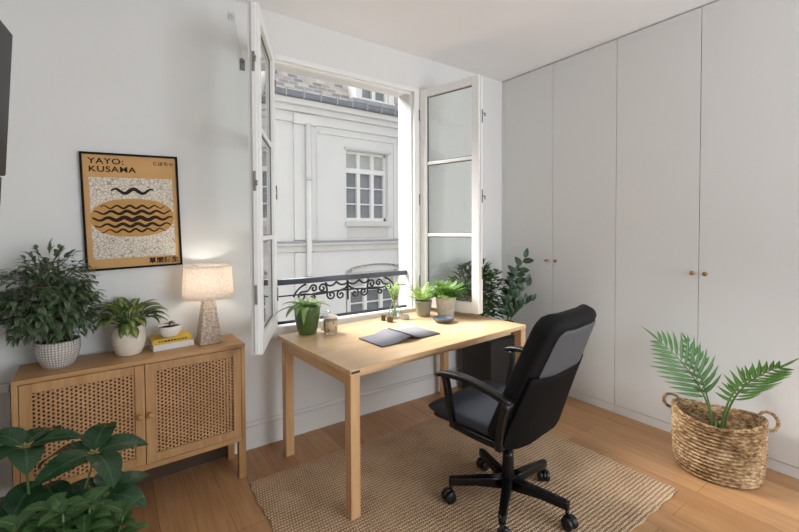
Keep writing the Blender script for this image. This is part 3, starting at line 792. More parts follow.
for k in range(3):
    a = k*2*pi/3; m.tube([(0,0,.43), (cos(a)*.122, sin(a)*.122, .445)], .0018, 5)
m.tube([(0,0,.32), (0,0,.43)], .0018, 5)
m.build('socket', m_brass, LP)
m = MB(); m.lathe([(0, .33), (.012, .333), (.024, .35), (.029, .372), (.024, .392), (.012, .402), (0, .404)], seg=16)
mb_, nt, out = newmat('lit bulb'); e = N(nt, 'ShaderNodeEmission'); e.inputs[0].default_value = c4((1, .92, .83)); e.inputs[1].default_value = 42; L(nt, e.outputs[0], out.inputs[0])
m.build('bulb', mb_, LP)
def shade_mat():
    m, nt, out = newmat('linen shade')
    n1 = N(nt, 'ShaderNodeTexNoise', i_Scale=70.0, i_Detail=4.0, i_Roughness=.7); L(nt, coords(nt, (1,1,1.6)), n1.inputs['Vector'])
    col = ramp(nt, n1.outputs[0], [(.35, srgb(222,212,202)), (.65, srgb(244,238,230))])
    d = N(nt, 'ShaderNodeBsdfDiffuse'); t = N(nt, 'ShaderNodeBsdfTranslucent'); L(nt, col, d.inputs[0]); L(nt, col, t.inputs[0])
    mx = N(nt, 'ShaderNodeMixShader'); mx.inputs[0].default_value = .6
    L(nt, d.outputs[0], mx.inputs[1]); L(nt, t.outputs[0], mx.inputs[2]); L(nt, mx.outputs[0], out.inputs[0]); return m
m = MB(); m.lathe([(.138, .262), (.1395, .262), (.136, .29), (.127, .43), (.125, .452), (.1235, .452), (.1255, .43), (.1345, .29), (.138, .262)], seg=48); m.build('shade', shade_mat(), LP)

# ------------------------------------------------------------------ desk
A = math.atan2(.076, 1.464)+.022
D = thing('desk', 'light oak desk on four square legs below the open window', 'desk', (-1.536, -.509, 0), A)
# local frame: front edge -y
dw, dd_, dz = .735, .435, .75
m = MB(); m.box((-dw, -dd_, dz-.026), (dw, dd_, dz), .003); m.build('top', m_desk['x'], D)
for sx in (-1, 1):
    for sy in (-1, 1):
        x = sx*(dw-.0275-.002); y = sy*(dd_-.0275-.002)
        if sy > 0: y -= .06
        m = MB(); m.box((x-.0275, y-.0275, .0115 if sy < 0 else .0003), (x+.0275, y+.0275, dz-.0265), .003); m.build('leg', m_desk['z'], D)
for sx in (-1, 1):
    x = sx*(dw-.018); m = MB(); m.box((x-.011, -dd_+.058, dz-.082), (x+.011, dd_-.119, dz-.0265), .002); m.build('apron', m_desk['y'], D)
for y in (-dd_+.095, dd_-.10):
    m = MB(); m.box((-dw+.058, y-.011, dz-.076), (dw-.058, y+.011, dz-.0265), .002); m.build('apron', m_desk['x'], D)
m = MB(); m.box((-dw+.006, -dd_-.0006, dz-.020), (-dw+.055, -dd_+.002, dz-.008), 0); m.build('edge_slot', m_dark_gap, D)

# ------------------------------------------------------------------ things on the desk
T = .7505
DG = 'potted plants on the desk'
P = thing('potted_plant', 'leafy strap leaved plant in tapered green glazed pot on desk left end', 'plant', (-2.125, -.20, T), 0, DG)
pot(P, cup(.058, .086, .188, .007, .01, .006), m_potgreen, (.165, .074))
lf = MB()
for a, el, ln, wd, dr in ((3.5, .5, .17, .06, 1.7), (2.7, .75, .15, .055, 1.4), (3.9, .7, .16, .055, 2.0), (-.15, .45, .14, .062, 1.2), (.5, .8, .12, .045, 1.0), (4.2, .5, .20, .045, 2.2), (3.0, .3, .20, .034, 1.1), (5.0, .8, .12, .045, 1.5), (1.8, .9, .12, .045, 1.0), (5.6, .9, .11, .04, 1.2), (3.8, .9, .12, .04, 1.5), (2.2, .5, .13, .04, 1.1)):
    d = V((cos(a)*cos(el), sin(a)*cos(el), sin(el)))
    lf.leaf((cos(a)*.03, sin(a)*.03, .17), d, (0,0,1), ln, wd, dr, .35, 'strap', 9)
for k in range(12):
    a = k*2.4; d = V((cos(a)*.5, sin(a)*.5, .8)); lf.leaf((cos(a)*.02, sin(a)*.02, .17), d, (0,0,1), rnd(.06, .1), .03, 1.0, .3, 'lance', 5)
lf.build('foliage', lf_orchid, P)

P = thing('jar_candle', 'glass jar candle with a leafy printed label beside the green pot', 'candle', (-1.995, -.275, T))
m = MB(); m.lathe(cup(.045, .045, .10, .003, .006), seg=32); m.build('jar', m_clear, P)
def labelmat():
    m, nt, out = newmat('leaf print label')
    nz = N(nt, 'ShaderNodeTexVoronoi', i_Scale=42.0); L(nt, coords(nt, (1,1,.8)), nz.inputs['Vector'])
    n2 = N(nt, 'ShaderNodeTexNoise', i_Scale=22.0, i_Detail=2.0); L(nt, coords(nt), n2.inputs['Vector'])
    f = mth(nt, 'GREATER_THAN', n2.outputs[0], .5)
    col = mixc(nt, mth(nt, 'MULTIPLY', f, mth(nt, 'LESS_THAN', nz.outputs[0], .3)), srgb(206,184,150), srgb(96,90,54))
    pbsdf(nt, out, col, .6, 0, .3); return m
m = MB(); m.lathe([(.0456, .018), (.0462, .018), (.0462, .086), (.0456, .086), (.0456, .018)], seg=32); m.build('label', labelmat(), P)
m = MB(); m.lathe([(0, .0085), (.0405, .0085), (.0405, .066), (0, .066)], seg=24); m.build('wax', plain('wax', srgb(212, 190, 150), .6), P)
m = MB(); m.lathe([(0, .1005), (.046, .1005), (.047, .104), (.047, .110), (.045, .113), (0, .113)], seg=32); m.build('lid', plain('pale lid', srgb(226, 216, 200), .5), P)
P = thing('glass_tumbler', 'pale empty glass tumbler standing behind the jar candle', 'glass', (-1.985, -.165, T))
m = MB(); m.lathe(cup(.034, .04, .12, .003, .01), seg=28); m.build('bowl', m_clear, P)

P = thing('glass_vase', 'small clear glass vase holding a lime green leafy sprig', 'vase', (-1.40, -.16, T))
m = MB(); m.lathe([(0, 0), (.05, 0), (.058, .006), (.058, .03), (.044, .07), (.026, .11), (.024, .13), (.028, .145), (.0255, .145), (.0215, .13), (.0235, .11), (.041, .07), (.055, .03), (.055, .01), (0, .008)], seg=32); m.build('body', m_clear, P)
m = MB(); m.lathe([(0, .0085), (.0545, .0105), (.0545, .03), (.043, .06), (0, .06)], seg=28); m.build('water', glassmat('water', (.93,.96,.96), .8), P)
SPG = thing('leafy_sprig', 'lime green leafy sprig standing in the small glass vase', 'sprig', (-1.40, -.16, T+.012))
stm = MB(); lf = MB()
for k in range(16):
    a = k*2.4; sp_ = rnd(.012, .085); e = V((cos(a)*sp_, sin(a)*sp_*.8, rnd(.2, .32)-sp_*.5)); 
    pts = bez((cos(a)*-.02, sin(a)*-.02, .0), (0, 0, .08), (cos(a)*.006, sin(a)*.006, .14), e, 10); stm.tube(pts, .0016, 5)
    for i in range(6, 11):
        for s in (-1, 1):
            d = (pts[i]-pts[i-1]).normalized(); sd = d.cross(V((0,0,1)));  sd = sd.normalized() if sd.length > .01 else V((1,0,0))
            lf.leaf(pts[i], d*.6+sd*s*.7, (0,0,1), rnd(.024, .04), rnd(.009, .014), .7, .3, 'lance', 4)
stm.build('stems', plain('pale stem', srgb(150, 176, 104), .5), SPG); lf.build('foliage', lf_lime, SPG)

def tealight(label, loc, mat, r, h):
    t_ = thing('tealight_holder', label, 'candle holder', loc, 0, 'tealight holders on the desk')
    m = MB(); m.lathe(cup(r*.9, r, h, .006, .012), seg=24); m.build('cup', mat, t_)
    m = MB(); m.lathe([(0, .0125), (r*.72, .0125), (r*.72, h*.75), (0, h*.75)], seg=20); m.build('wax', plain('tealight wax', srgb(228, 222, 210), .6), t_)
tealight('small brown wooden tealight holder in front of the glass vase, left one', (-1.503, -.245, T), m_bark, .026, .036)
tealight('small round brown tealight holder tucked left of the glass vase', (-1.515, -.175, T), m_bark, .018, .04)
tealight('small grey stone tealight holder right of the glass vase', (-1.355, -.235, T), m_concrete, .034, .03)

def fern(P, n, zb, ln, wd, mat, spread=(.2, 1.2), drp=1.3, rx=1.0, leafl=.03, step=8, ymax=None):
    st_ = MB(); lf = MB()
    for k in range(n):
        a = k*2.399+rnd(-.2, .2); el = rnd(*spread); l = rnd(*ln)
        d = V((cos(a)*cos(el), sin(a)*cos(el), sin(el)))
        p = V((cos(a)*.015, sin(a)*.015, zb)); pts = [p]; sd = d.cross(V((0,0,1))).normalized()
        for i in range(step):
            p = p+d*(l/step)
            if ymax and p.y > ymax: p.y = ymax
            pts.append(p.copy()); d = (Quaternion(sd, -drp/step*rnd(.7, 1.2)) @ d).normalized()
        st_.tube(pts, [.0016]*(step+1), 4, cap=False)
        for i in range(2, step+1):
            dd = (pts[i]-pts[i-1]).normalized(); w_ = sin(pi*(i/(step+1.5))**.8)
            for s in (-1, 1): lf.leaf(pts[i], dd*.5+sd*s*.9, sd.cross(dd), leafl*(.4+.8*w_), wd, .5, .2, 'lance', 3)
        lf.leaf(pts[-1], dd, (0,0,1), leafl*.8, wd, .4, .2, 'lance', 3)
    st_.build('stems', m_stem, P); lf.build('foliage', mat, P)
P = thing('potted_fern', 'small lime green feathery plant in sage grey tapered pot on the desk', 'plant', (-1.165, -.215, T), 0, DG)
pot(P, cup(.052, .07, .122, .006, .01), m_potgrey, (.108, .062))
fern(P, 36, .105, (.10, .18), .010, lf_lime, (.7, 1.5), .8, leafl=.026, ymax=.13)
P = thing('potted_fern', 'bright green bushy fern in pale textured pot by the right window leaf', 'plant', (-1.035, -.275, T), 0, DG)
P.location = (-1.045, -.345, T)
pot(P, cup(.062, .082, .16, .007, .01), m_concrete, (.144, .072))
fern(P, 64, .14, (.10, .165), .013, lf_fern, (.55, 1.5), .9, leafl=.036, ymax=.2)

P = thing('ceramic_bowl', 'shallow blue grey ceramic bowl on the desk before the potted ferns', 'bowl', (-1.185, -.475, T), 0)
m = MB(); m.lathe([(0, 0), (.04, 0), (.06, .006), (.078, .026), (.08, .034), (.076, .035), (.07, .026), (.05, .012), (0, .009)], seg=36); m.build('body', m_bowl, P)

# open notebook: two leaves of dark grey paper, arching up at the gutter
NB = thing('notebook', 'open dark grey notebook lying face up on the desk', 'book', (-1.69, -.625, T), R(4))
m_nb = plain('dark grey paper', srgb(128, 127, 134), .6, var=.03); m_nbdk = plain('black cover', srgb(34, 34, 36), .6)
def page(prof, th, y0, y1, skew):
    m = MB(); loops = []
    for (x, z) in prof:
        loops.append([V((x+skew*y0, y0, z)), V((x+skew*y1, y1, z)), V((x+skew*y1, y1, z+th)), V((x+skew*y0, y0, z+th))])
    m.loft(loops, flat=False); return m
pl = [(-.225+.225*i/14, .0035+.034*max(0, (i/14-.3)/.7)**2*(1-.35*max(0, (i/14-.85)/.15))) for i in range(15)]
prr = [(.004+.246*i/14, .0035+.030*(1-i/14)**5) for i in range(15)]
page([(x, z-.0025) for x, z in pl], .002, -.122, .122, 0).build('cover', m_nbdk, NB)
page([(x, z-.0025) for x, z in prr], .002, -.122, .122, 0).build('cover', m_nbdk, NB)
page([(x*.985, z+.0002) for x, z in pl], .006, -.12, .12, 0).build('pages', m_nb, NB)
page([(x*.985, z+.0002) for x, z in prr], .004, -.12, .12, 0).build('pages', m_nb, NB)

# ------------------------------------------------------------------ drawer pedestal in the corner and its plants
PD = thing('low_cabinet', 'plain black low cabinet in the corner between desk and wardrobe', 'cabinet', (-.455, -.255, 0))
m_pd = plain('black lacquer', srgb(38, 36, 34), .5)
m = MB(); m.box((-.175, -.16, .0), (.175, .165, .50), .004); m.build('body', m_pd, PD)
m = MB(); m.box((-.172, -.178, .01), (.172, -.161, .495), .003); d_ = m.build('door', m_pd, PD)
m = MB(); m.bar([(.10, -.184, .45), (.15, -.184, .45)], .012, .008); m.build('handle', m_steel, d_)
P = thing('bushy_houseplant', 'dense dark leafy houseplant behind the right open window leaf', 'plant', (-.56, -.24, .501))
pot(P, cup(.055, .07, .12, .006, .01), m_terracotta, (.105, .062))
lf = MB(); stm = MB(); cnt = 0
while cnt < 560:
    u = V((rnd(-1,1), rnd(-1,1), rnd(-1,1)))
    if u.length > 1 or u.length < .25: continue
    c = V((u.x*.33-.03, u.y*.17+.0, .355+u.z*.29))
    if c.x-.56 < -1.045+.257*abs(c.y-.24)+.12 or c.x > .22 or (c.z < .33 and c.x < -.12): continue
    if c.z < .125 and math.hypot(c.x, c.y) < .1: continue
    o_ = V((u.x, u.y, u.z*.4+.25)).normalized()
    if cnt % 6 == 0: stm.tube(bez((0, 0, .115), (0, 0, .2), c-V((0,0,.05)), c, 6), .002, 5)
    for j in range(4):
        d = Quaternion(V((0,0,1)), rnd(-1.3, 1.3)) @ o_
        if c.y > .1: d.y = -abs(d.y)
        lf.leaf(c, d, (0,0,1), rnd(.042, .062), rnd(.022, .03), .7, .2, 'ovate', 4)
    cnt += 1
stm.build('stems', m_stem, P); lf.build('foliage', lf_bush, P)
P = thing('tall_leafy_plant', 'tall plant with dark oval leaves in front of the wardrobe by the desk', 'plant', (-.345, -.36, .501))
pot(P, cup(.05, .062, .12, .006, .01), m_terracotta, (.105, .055))
stm = MB(); lf = MB()
for (ex, ey, ez, ln) in ((.16, -.06, .675, .085), (.13, -.10, .46, .08), (.21, -.05, .42, .08), (.02, -.12, .46, .075), (-.06, -.08, .36, .07), (.10, -.02, .55, .07), (.17, -.12, .30, .075), (.07, -.15, .30, .075)):
    pts = bez((0, 0, .1), (ex*.1, ey*.2, ez*.5), (ex*.45, ey*.6, ez*.8), (ex, ey, ez), 12); stm.tube(pts, [.005-.0003*i for i in range(13)], 6)
    for i in range(4, 12, 1 if ez > .5 else 2):
        d = (pts[i+1]-pts[i-1]).normalized(); cs = V((.576, .817, 0)).cross(d).normalized()
        s = 1 if i % 2 else -1
        dd = d*.55+cs*s*.8+V((rnd(-.1,.1), rnd(-.2,.0), rnd(-.1,.15)))
        l_ = ln*rnd(1.15, 1.5)
        if pts[i].x-.365+dd.normalized().x*l_ > -.02: dd.x = min(dd.x, -.05); dd.y -= .4
        lf.leaf(pts[i], dd, V((-.5, -.75, .5)), l_, ln*.66, .5, .2, 'ovate', 7)
    d = (pts[-1]-pts[-2]).normalized(); lf.leaf(pts[-1], d+V((-.1, -.1, .6)), V((-.5,-.75,.3)), ln*1.1, ln*.55, .3, .15, 'ovate', 6)
stm.build('stems', m_stem, P); lf.build('foliage', lf_zz, P)

# ------------------------------------------------------------------ office chair
m_fab = plain('charcoal seat fabric', srgb(66, 70, 78), .85, spec=.2, var=.08, scale=60, bstr=.3, bscale=400, bdist=.001)
m_fabk = plain('black bolster fabric', srgb(16, 16, 17), .7, spec=.2, var=.08, scale=60, bstr=.2, bscale=300, bdist=.001)
m_shell = plain('matt black shell', srgb(9, 9, 10), .75, spec=.15)
def meshmat():
    m, nt, out = newmat('grey chair mesh')
    n1 = N(nt, 'ShaderNodeTexNoise', i_Scale=500.0); L(nt, coords(nt), n1.inputs['Vector'])
    col = ramp(nt, n1.outputs[0], [(.35, srgb(74,74,76)), (.65, srgb(98,98,100))])
    pbsdf(nt, out, col, .75, 0, .25, bump(nt, n1.outputs[0], .3, .001)); return m
CH = thing('office_chair', 'black office chair with armrests on castors in front of the desk', 'chair', (-1.45, -1.265, .0115), R(8))
def sel(hx, hy, e, c, ex, ey, n=28):
    pts = []
    for k in range(n):
        t = 2*pi*(k+.5)/n; ct, st2 = cos(t), sin(t)
        pts.append(c+ex*(hx*math.copysign(abs(ct)**e, ct))+ey*(hy*math.copysign(abs(st2)**e, st2)))
    return pts
# seat: sections stepped from back to front, waterfall front edge
loops = []
for i in range(19):
    t = i/18; y = -.17+.52*t
    hx = .262; 
    edge = min(t, 1-t)*.52
    rr = .07
    if edge < rr: hx -= rr-math.sqrt(max(0, rr*rr-(rr-edge)**2))
    zt = .475+.012*cos((t-.25)*2.4)-(.05*max(0, (t-.8)/.2)**2); zb = .405+.03*max(0, (t-.75)/.25)
    thk = (zt-zb)/2
    if edge < .03: thk *= .55+.45*math.sqrt(max(0, 1-((.03-edge)/.03)**2))
    loops.append(sel(hx, thk, .32, V((0, y, (zt+zb)/2)), V((1,0,0)), V((0,0,1))))
m = MB(); m.loft(loops); m.build('seat', m_fab, CH)
m = MB(); m.box((-.235, -.16, .385), (.235, .30, .412), .012); m.box((-.13, -.15, .345), (.10, .12, .386), .01); m.build('seat_pan', m_black, CH)
# backrest
def back_pt(t):   # t 0 bottom, 1 top : centre of the rear surface
    z = .365+.64*t; y = -.205-.20*t-.03*t*t
    return V((.022+.016*(1-t), y, z))
def back_loop(t, hx, hy, off, e=.3, bow=.035, n=32):
    c = back_pt(t); d = (back_pt(min(1, t+.01))-back_pt(max(0, t-.01))).normalized(); nrm = V((1,0,0)).cross(d)  # front is +y side
    if nrm.y < 0: nrm = -nrm
    pts = []
    for k in range(n):
        a = 2*pi*(k+.5)/n; ca, sa = cos(a), sin(a)
        x = hx*math.copysign(abs(ca)**e, ca); v_ = hy*math.copysign(abs(sa)**e, sa)
        pts.append(c+V((x, 0, 0))+nrm*(off+v_+bow*(x/.25)**2))
    return pts
def hw_back(t):
    base = .322-.084*t
    h = .655; rt, rb = .085, .06
    dt = (1-t)*h; db = t*h
    if dt < rt: base -= rt-math.sqrt(max(0, rt*rt-(rt-dt)**2))
    if db < rb: base -= rb-math.sqrt(max(0, rb*rb-(rb-db)**2))
    return base
ts = [0, .008, .02, .045, .08, .12]+[.12+.76*i/12 for i in range(1, 12)]+[.88, .92, .955, .98, .992, 1.0]
def thk(t):
    h = .655; e_ = min((1-t)*h, t*h); T_ = .052
    return T_*(math.sqrt(max(.06, 1-max(0, (.035-e_)/.035)**2)) if e_ < .035 else 1)
m = MB(); m.loft([back_loop(t, hw_back(t), thk(t), .052) for t in ts]); m.build('backrest', m_fabk, CH)
# grey mesh over the upper rear, black shell over the lower rear
ts2 = [.575+.355*i/12 for i in range(13)]
def hw_mesh(t):
    b_ = hw_back(min(t, .86))-.05; dt = (.935-t)*.655
    if dt < .06: b_ -= .06-math.sqrt(max(0, .0036-(.06-dt)**2))
    return b_
m = MB(); m.loft([back_loop(t, hw_mesh(t), .004, -.0025) for t in ts2]); m.build('mesh_panel', meshmat(), CH)
ts3 = [.0, .01, .03, .06, .1]+[.1+.48*i/8 for i in range(1, 9)]
m = MB(); m.loft([back_loop(t, hw_back(t)-.004, .007, -.004) for t in ts3]); m.build('back_shell', m_shell, CH)
# armrests: pad and loop
for s in (-1, 1):
    ap = MB()
    pts = bez((s*.318, .195, .668), (s*.318, .10, .70), (s*.312, -.06, .70), (s*.300, -.225, .628), 16)
    ap.bar(pts, [.034]+[.05]*3+[.052]*9+[.046, .04, .036, .03], [.014, .02, .024]+[.028]*11+[.03, .03, .028]); 
    arm = ap.build('armrest', m_black, CH)
    f_ = MB()
    f_.bar(bez((s*.314, .145, .672), (s*.308, .12, .60), (s*.285, .15, .50), (s*.262, .13, .42), 10), .03, .036, up=(1,0,0))
    f_.bar(bez((s*.262, .15, .405), (s*.264, .02, .395), (s*.264, -.1, .39), (s*.264, -.16, .40), 8), .024, .034)
    f_.bar(bez((s*.264, -.15, .385), (s*.268, -.16, .47), (s*.28, -.18, .56), (s*.297, -.215, .632), 8), .034, .056, up=(1,0,0))
    f_.build('arm_bracket', m_black, arm)
# column and star base
BX, BY = -.065, -.07
m = MB(); m.lathe([(0, .10), (.03, .10), (.031, .13), (.028, .25), (.028, .27), (.018, .272), (.018, .35), (0, .35)], c=(BX, BY, 0), seg=24); m.build('gas_column', m_blackmetal, CH)
bo = MB(); bo.lathe([(0, .075), (.036, .075), (.042, .085), (.042, .13), (.036, .14), (0, .14)], c=(BX, BY, 0), seg=24)
BA = R(-1.3-8)
for k in range(5):
    a = BA+k*2*pi/5; M = Matrix.Translation((BX, BY, 0)) @ Matrix.Rotation(a, 4, 'Z')
    sec = []
    for t in [0, .25, .5, .75, .95, 1.0]:
        x = .03+.275*t; w_ = .025-.008*t; zt = .140-.014*t; zb = .082+.006*t+.008*(1-abs(2*t-1))
        if t == 1.0: w_ *= .7
        sec.append([M @ p for p in sel(w_, (zt-zb)/2, .2, V((x, 0, (zt+zb)/2)), V((0,1,0)), V((0,0,1)), 16)])
    bo.loft(sec)
star = bo.build('star_base', m_blackmetal, CH)
cm = MB(); M0 = Matrix.Identity(4)
cm.tube([(0, 0, .055), (0, 0, .092)], .009, 10)
for s in (-1, 1): cm.lathe([(0, -.013), (.024, -.013), (.03, -.008), (.0305, .008), (.024, .013), (0, .013)], seg=24, M=Matrix.Translation((.014, s*.018, .0305)) @ Matrix.Rotation(pi/2, 4, 'X'))
cm.loft([[V((x, y, z)) for x, z in [(.014+.036*cos(a), .0305+.036*sin(a)) for a in [i*pi/9*.95+.1 for i in range(10)]]+[(-.006, .036)]] for y in (-.007, .007)])
caster = cm.build('castor', m_black, CH)
for k in range(5):
    a = BA+k*2*pi/5; c_ = caster if k == 0 else caster.copy()
    if k: COL.objects.link(c_); c_.parent = CH
    c_.location = (BX+cos(a)*.295, BY+sin(a)*.295, 0.0005); c_.rotation_euler = (0, 0, a+(.9, -1.1, .5, 2.0, -.4)[k])

# ------------------------------------------------------------------ basket and palm
BK = thing('woven_basket', 'oval braided seagrass basket with two loop handles by the wardrobe', 'basket', (-.27, -1.86, 0), R(-74))
ax, ay, hb = .220, .190, .328
def bk_r(z): 
    t = z/hb; return .91+.09*min(1, t*2.2)**.6 if t < .9 else 1.0
m = MB(); rows = 15; sub = 6; seg = 150; loops = []
for i in range(rows*sub+1):
    z = hb*i/(rows*sub); row = min(rows-1, i//sub); ph = (i % sub)/sub
    bulge = abs(sin(pi*i/sub))**.7*.009
    l = []
    for k in range(seg):
        a = 2*pi*k/seg
        st_ = .0045*abs(sin(a*34+row*.8+(ph-.5)*(1.2 if row % 2 else -1.2)))*(bulge/.009)
        sc_ = bk_r(z); f_ = bulge+st_
        nx_, ny_ = cos(a), sin(a)
        l.append(V((ax*sc_*cos(a)+nx_*f_-nx_*.008, ay*sc_*sin(a)+ny_*f_-ny_*.008, z+.002+.018*cos(2*a)*(z/hb)**2)))
    loops.append(l)
inner = []
for i in range(8):
    z = hb*(1-i/7*.62); sc_ = bk_r(z)
    inner.append([V(((ax*sc_-.022)*cos(2*pi*k/seg), (ay*sc_-.022)*sin(2*pi*k/seg), z+.002+.018*cos(4*pi*k/seg)*(z/hb)**2)) for k in range(seg)])
m.loft(loops+inner, cap=False); m.add(loops[0], [tuple(range(seg))]); m.build('body', m_seagrass, BK)
m = MB()
for j in range(3):
    pts = [V(((ax-.006)*cos(a)+.006*cos(a)*cos(a*30+j*2.09), (ay-.006)*sin(a)+.006*sin(a)*cos(a*30+j*2.09), hb+.006+.018*cos(2*a)+.006*sin(a*30+j*2.09))) for a in [2*pi*i/240 for i in range(241)]]
    m.tube(pts, .007, 6, cap=False)
m.build('rim', m_seagrass, BK)
for s in (-1, 1):
    m = MB(); zc = hb+.018
    for j in range(2):
        pts = []
        for i in range(61):
            t = i/60; a = pi*(-.30+1.25*t)
            c = V((s*(ax+.002+.044*sin(a)), s*.012*cos(a), zc+.012+.048*cos(a)))
            tw = t*40+j*pi; pts.append(c+V((cos(tw)*.0045*s, 0, sin(tw)*.0045)))
        m.tube(pts, .006, 6)
    m.build('handle', m_seagrass, BK)
PL = thing('palm', 'small green palm growing out of the seagrass basket', 'plant', (-.27, -1.86, .0))
m = MB(); m.lathe([(0, .03), (.11, .03), (.13, .17), (.125, .17), (.11, .155), (0, .155)], seg=24); m.build('nursery_pot', m_terracotta, PL)
m = MB(); m.lathe([(0, .162), (.11, .158)], seg=20); m.build('soil', m_soil, PL)
def frond(pts3, n, lmax, base_from=.32, up_ref=V((-.55, -.8, .25)), fs=1.0):
    st_ = MB(); pts = bez(*pts3, n); rr = [.0085*(1-.8*i/n) for i in range(n+1)]
    st_.tube(pts, rr, 8); o = st_.build('frond', m_stem, PL)
    lf = MB()
    for i in range(int(n*base_from), n+1):
        t = (i/n-base_from)/(1-base_from)
        d = (pts[min(n, i+1)]-pts[max(0, i-1)]).normalized()
        nrm = up_ref-d*up_ref.dot(d); nrm.normalize(); sd = d.cross(nrm).normalized()
        ll = lmax*(.55+.55*sin(pi*min(1, t*.85+.12)))*(1-.45*t)
        for s in (-1, 1):
            dirv = d*(.55+.5*t)+sd*s*(1.0-.3*t)+nrm*.22+V((0, 0, -.05))
            lf.leaf(pts[i]+d*(.006*s), dirv, nrm, ll*rnd(.92, 1.06), .021*fs, rnd(.25, .6), .35, 'lance', 6)
    lf.leaf(pts[-1], d, nrm, lmax*.6, .014, .3, .3, 'lance', 5)
    lf.build('leaflets', lf_palm, o)
PC = V((-.27, -1.86, 0)); W_ = lambda x, y, z: V((x, y, z))-PC
frond((V((-.01, .01, .16)), V((-.01, .01, .34)), W_(-.28, -1.80, .52), W_(-.36, -1.60, .71)), 22, .25, .52)
frond((V((.01, -.02, .16)), V((.01, -.03, .36)), W_(-.33, -1.95, .56), W_(-.35, -2.135, .70)), 22, .20, .50)
frond((V((-.01, 0, .16)), V((0, .02, .33)), W_(-.27, -1.80, .50), W_(-.20, -1.68, .70)), 16, .14, .62)
frond((V((.0, -.01, .16)), V((.02, -.02, .34)), W_(-.25, -1.90, .5), W_(-.18, -2.02, .62)), 12, .10, .68)
for k in range(4):
    st_ = MB(); a = k*1.6; st_.tube(bez((cos(a)*.012, sin(a)*.012, .155), (cos(a)*.02, sin(a)*.02, .2), (cos(a)*.02, sin(a)*.02, .25), (cos(a)*.012, sin(a)*.012, .29), 6), [.014, .015, .014, .012, .010, .007, .004], 8); st_.build('stem_sheath', m_stem, PL)

# ------------------------------------------------------------------ foreground plants
P = thing('palmate_plant', 'dark plant with large pleated palmate leaves in the lower left foreground', 'plant', (-3.36, -.93, 0))
pot(P, cup(.10, .13, .26, .008, .012), m_terracotta, (.235, .12))
stm = MB(); lf = MB()
def cluster(c, ln, wd, n, a0, tilt, drp, spread=2*pi, nv=None):
    c = V(c)-V((-3.36, -.93, 0)); base = V((rnd(-.03, .03), rnd(-.03, .03), .23))
    stm.tube(bez(base, base+V((0,0,.15)), c-V((0,0,.12)), c, 10), [.006-.0003*i for i in range(11)], 6)
    nv = V(nv or (.05, -.22, .95)).normalized(); ex = nv.cross(V((0, 1, 0))).normalized(); ey = nv.cross(ex)
    for k in range(n):
        a = a0+spread*k/n; d = ex*cos(a)+ey*sin(a)+nv*tilt
        b0 = c+d.normalized()*.012; stm.tube([c, b0], .003, 5)
        lf.leaf(b0, d+nv*rnd(-.15, .3), nv+V((rnd(-.25,.25), rnd(-.2,.2), 0)), ln*rnd(.85, 1.12), wd*rnd(1.05, 1.25), drp*rnd(.7, 1.3), .22, 'ovate', 9)
cluster((-3.235, -.84, .60), .18, .088, 5, .75, .30, 1.15)
cluster((-3.42, -.86, .69), .145, .075, 5, .5, .30, 1.1)
cluster((-3.45, -.95, .50), .14, .085, 6, .1, .3, 1.0)
cluster((-3.33, -.92, .46), .14, .085, 6, .9, .3, 1.0)
cluster((-3.20, -.86, .44), .15, .08, 6, .4, .3, 1.1)
stm.build('stems', m_stem, P); lf.build('foliage', lf_fg, P)
P = thing('leafy_shrub', 'lighter green small leaved plant below the palmate leaves, lower left', 'plant', (-3.30, -1.16, 0))
pot(P, cup(.085, .11, .24, .008, .012), m_terracotta, (.215, .10))
stm = MB(); lf = MB()
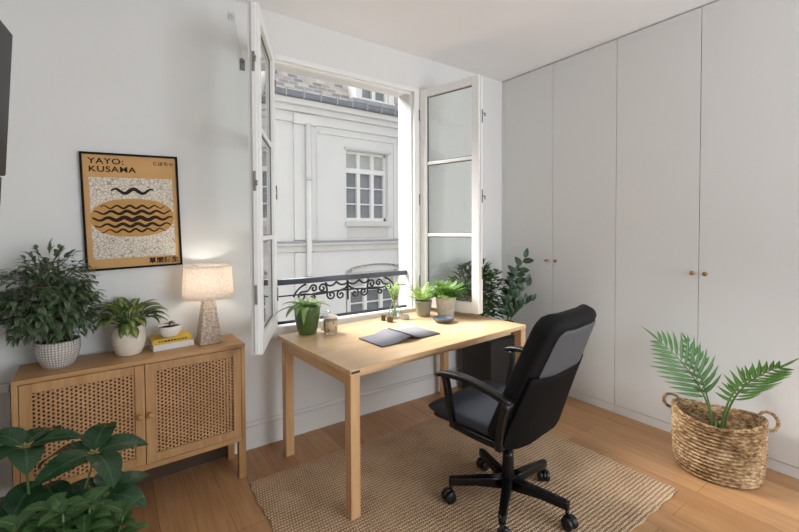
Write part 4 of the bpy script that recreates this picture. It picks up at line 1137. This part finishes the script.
for k in range(15):
    a = k*2.4; sp_ = .03+.014*k*.6; e = V((cos(a)*sp_*1.1, sin(a)*sp_*.8, rnd(.50, .635)-sp_*.3)); b0 = V((cos(a)*.02, sin(a)*.02, .21))
    pts = bez(b0, b0+V((0,0,.12)), e-V((0,0,.1)), e, 8); stm.tube(pts, .0032, 6)
    for i in (5, 6, 7, 8):
        for j in range(3):
            aa = i*1.3+j*2.1+k; d = V((cos(aa), sin(aa), .35+.25*(i-5)*.5)); lf.leaf(pts[i], d, (0,0,1), rnd(.065, .105)*(1.1-.08*(i-5)), rnd(.034, .052), .9, .25, 'ovate', 6)
stm.build('stems', m_stem, P); lf.build('foliage', lf_fg2, P)

# ------------------------------------------------------------------ light
wd = bpy.data.worlds.new('sky'); S.world = wd; wd.use_nodes = True; nt = wd.node_tree; nt.nodes.clear()
ow = N(nt, 'ShaderNodeOutputWorld'); bg = N(nt, 'ShaderNodeBackground')
tc = N(nt, 'ShaderNodeTexCoord'); sp = N(nt, 'ShaderNodeSeparateXYZ'); L(nt, tc.outputs['Generated'], sp.inputs[0])
skyc = ramp(nt, mth(nt, 'ADD', mth(nt, 'MULTIPLY', sp.outputs[2], .5), .5), [(.44, (.42,.41,.40)), (.52, (.96,.98,1.0)), (1.0, (.88,.94,1.0))])
L(nt, skyc, bg.inputs[0]); bg.inputs[1].default_value = 1.02; L(nt, bg.outputs[0], ow.inputs[0])
def lamp(name, kind, energy, col=(1,1,1), **kw):
    l = bpy.data.lights.new(name, kind); l.energy = energy; l.color = col
    for k, v in kw.items(): setattr(l, k, v)
    o = bpy.data.objects.new(name, l); COL.objects.link(o); return o
sun = lamp('hazy_sun', 'SUN', 15.5, (1, .985, .965), angle=R(38))
sun.rotation_euler = V((.42, -.68, -.80)).to_track_quat('-Z', 'Y').to_euler()
# added fill light, set in a made-up opening behind the viewer
rear_fill = lamp('rear_fill_light', 'AREA', 106, (.84, .915, 1.0), shape='RECTANGLE', size=2.2, size_y=1.95)
rear_fill.location = (-.85, YF+.02, 1.48); rear_fill.rotation_euler = (R(104), 0, 0)
# portal over the open window
po = lamp('sky_portal', 'AREA', 1, shape='RECTANGLE', size=1.15, size_y=1.85)
po.location = ((WX0+WX1)/2, .24, 1.66); po.rotation_euler = (R(-90), 0, 0); po.data.cycles.is_portal = True

vs = S.view_settings; S.display_settings.display_device = 'sRGB'
vs.view_transform = 'Standard'; vs.look = 'None'; vs.gamma = 1; vs.use_curve_mapping = False; vs.exposure = 0.0
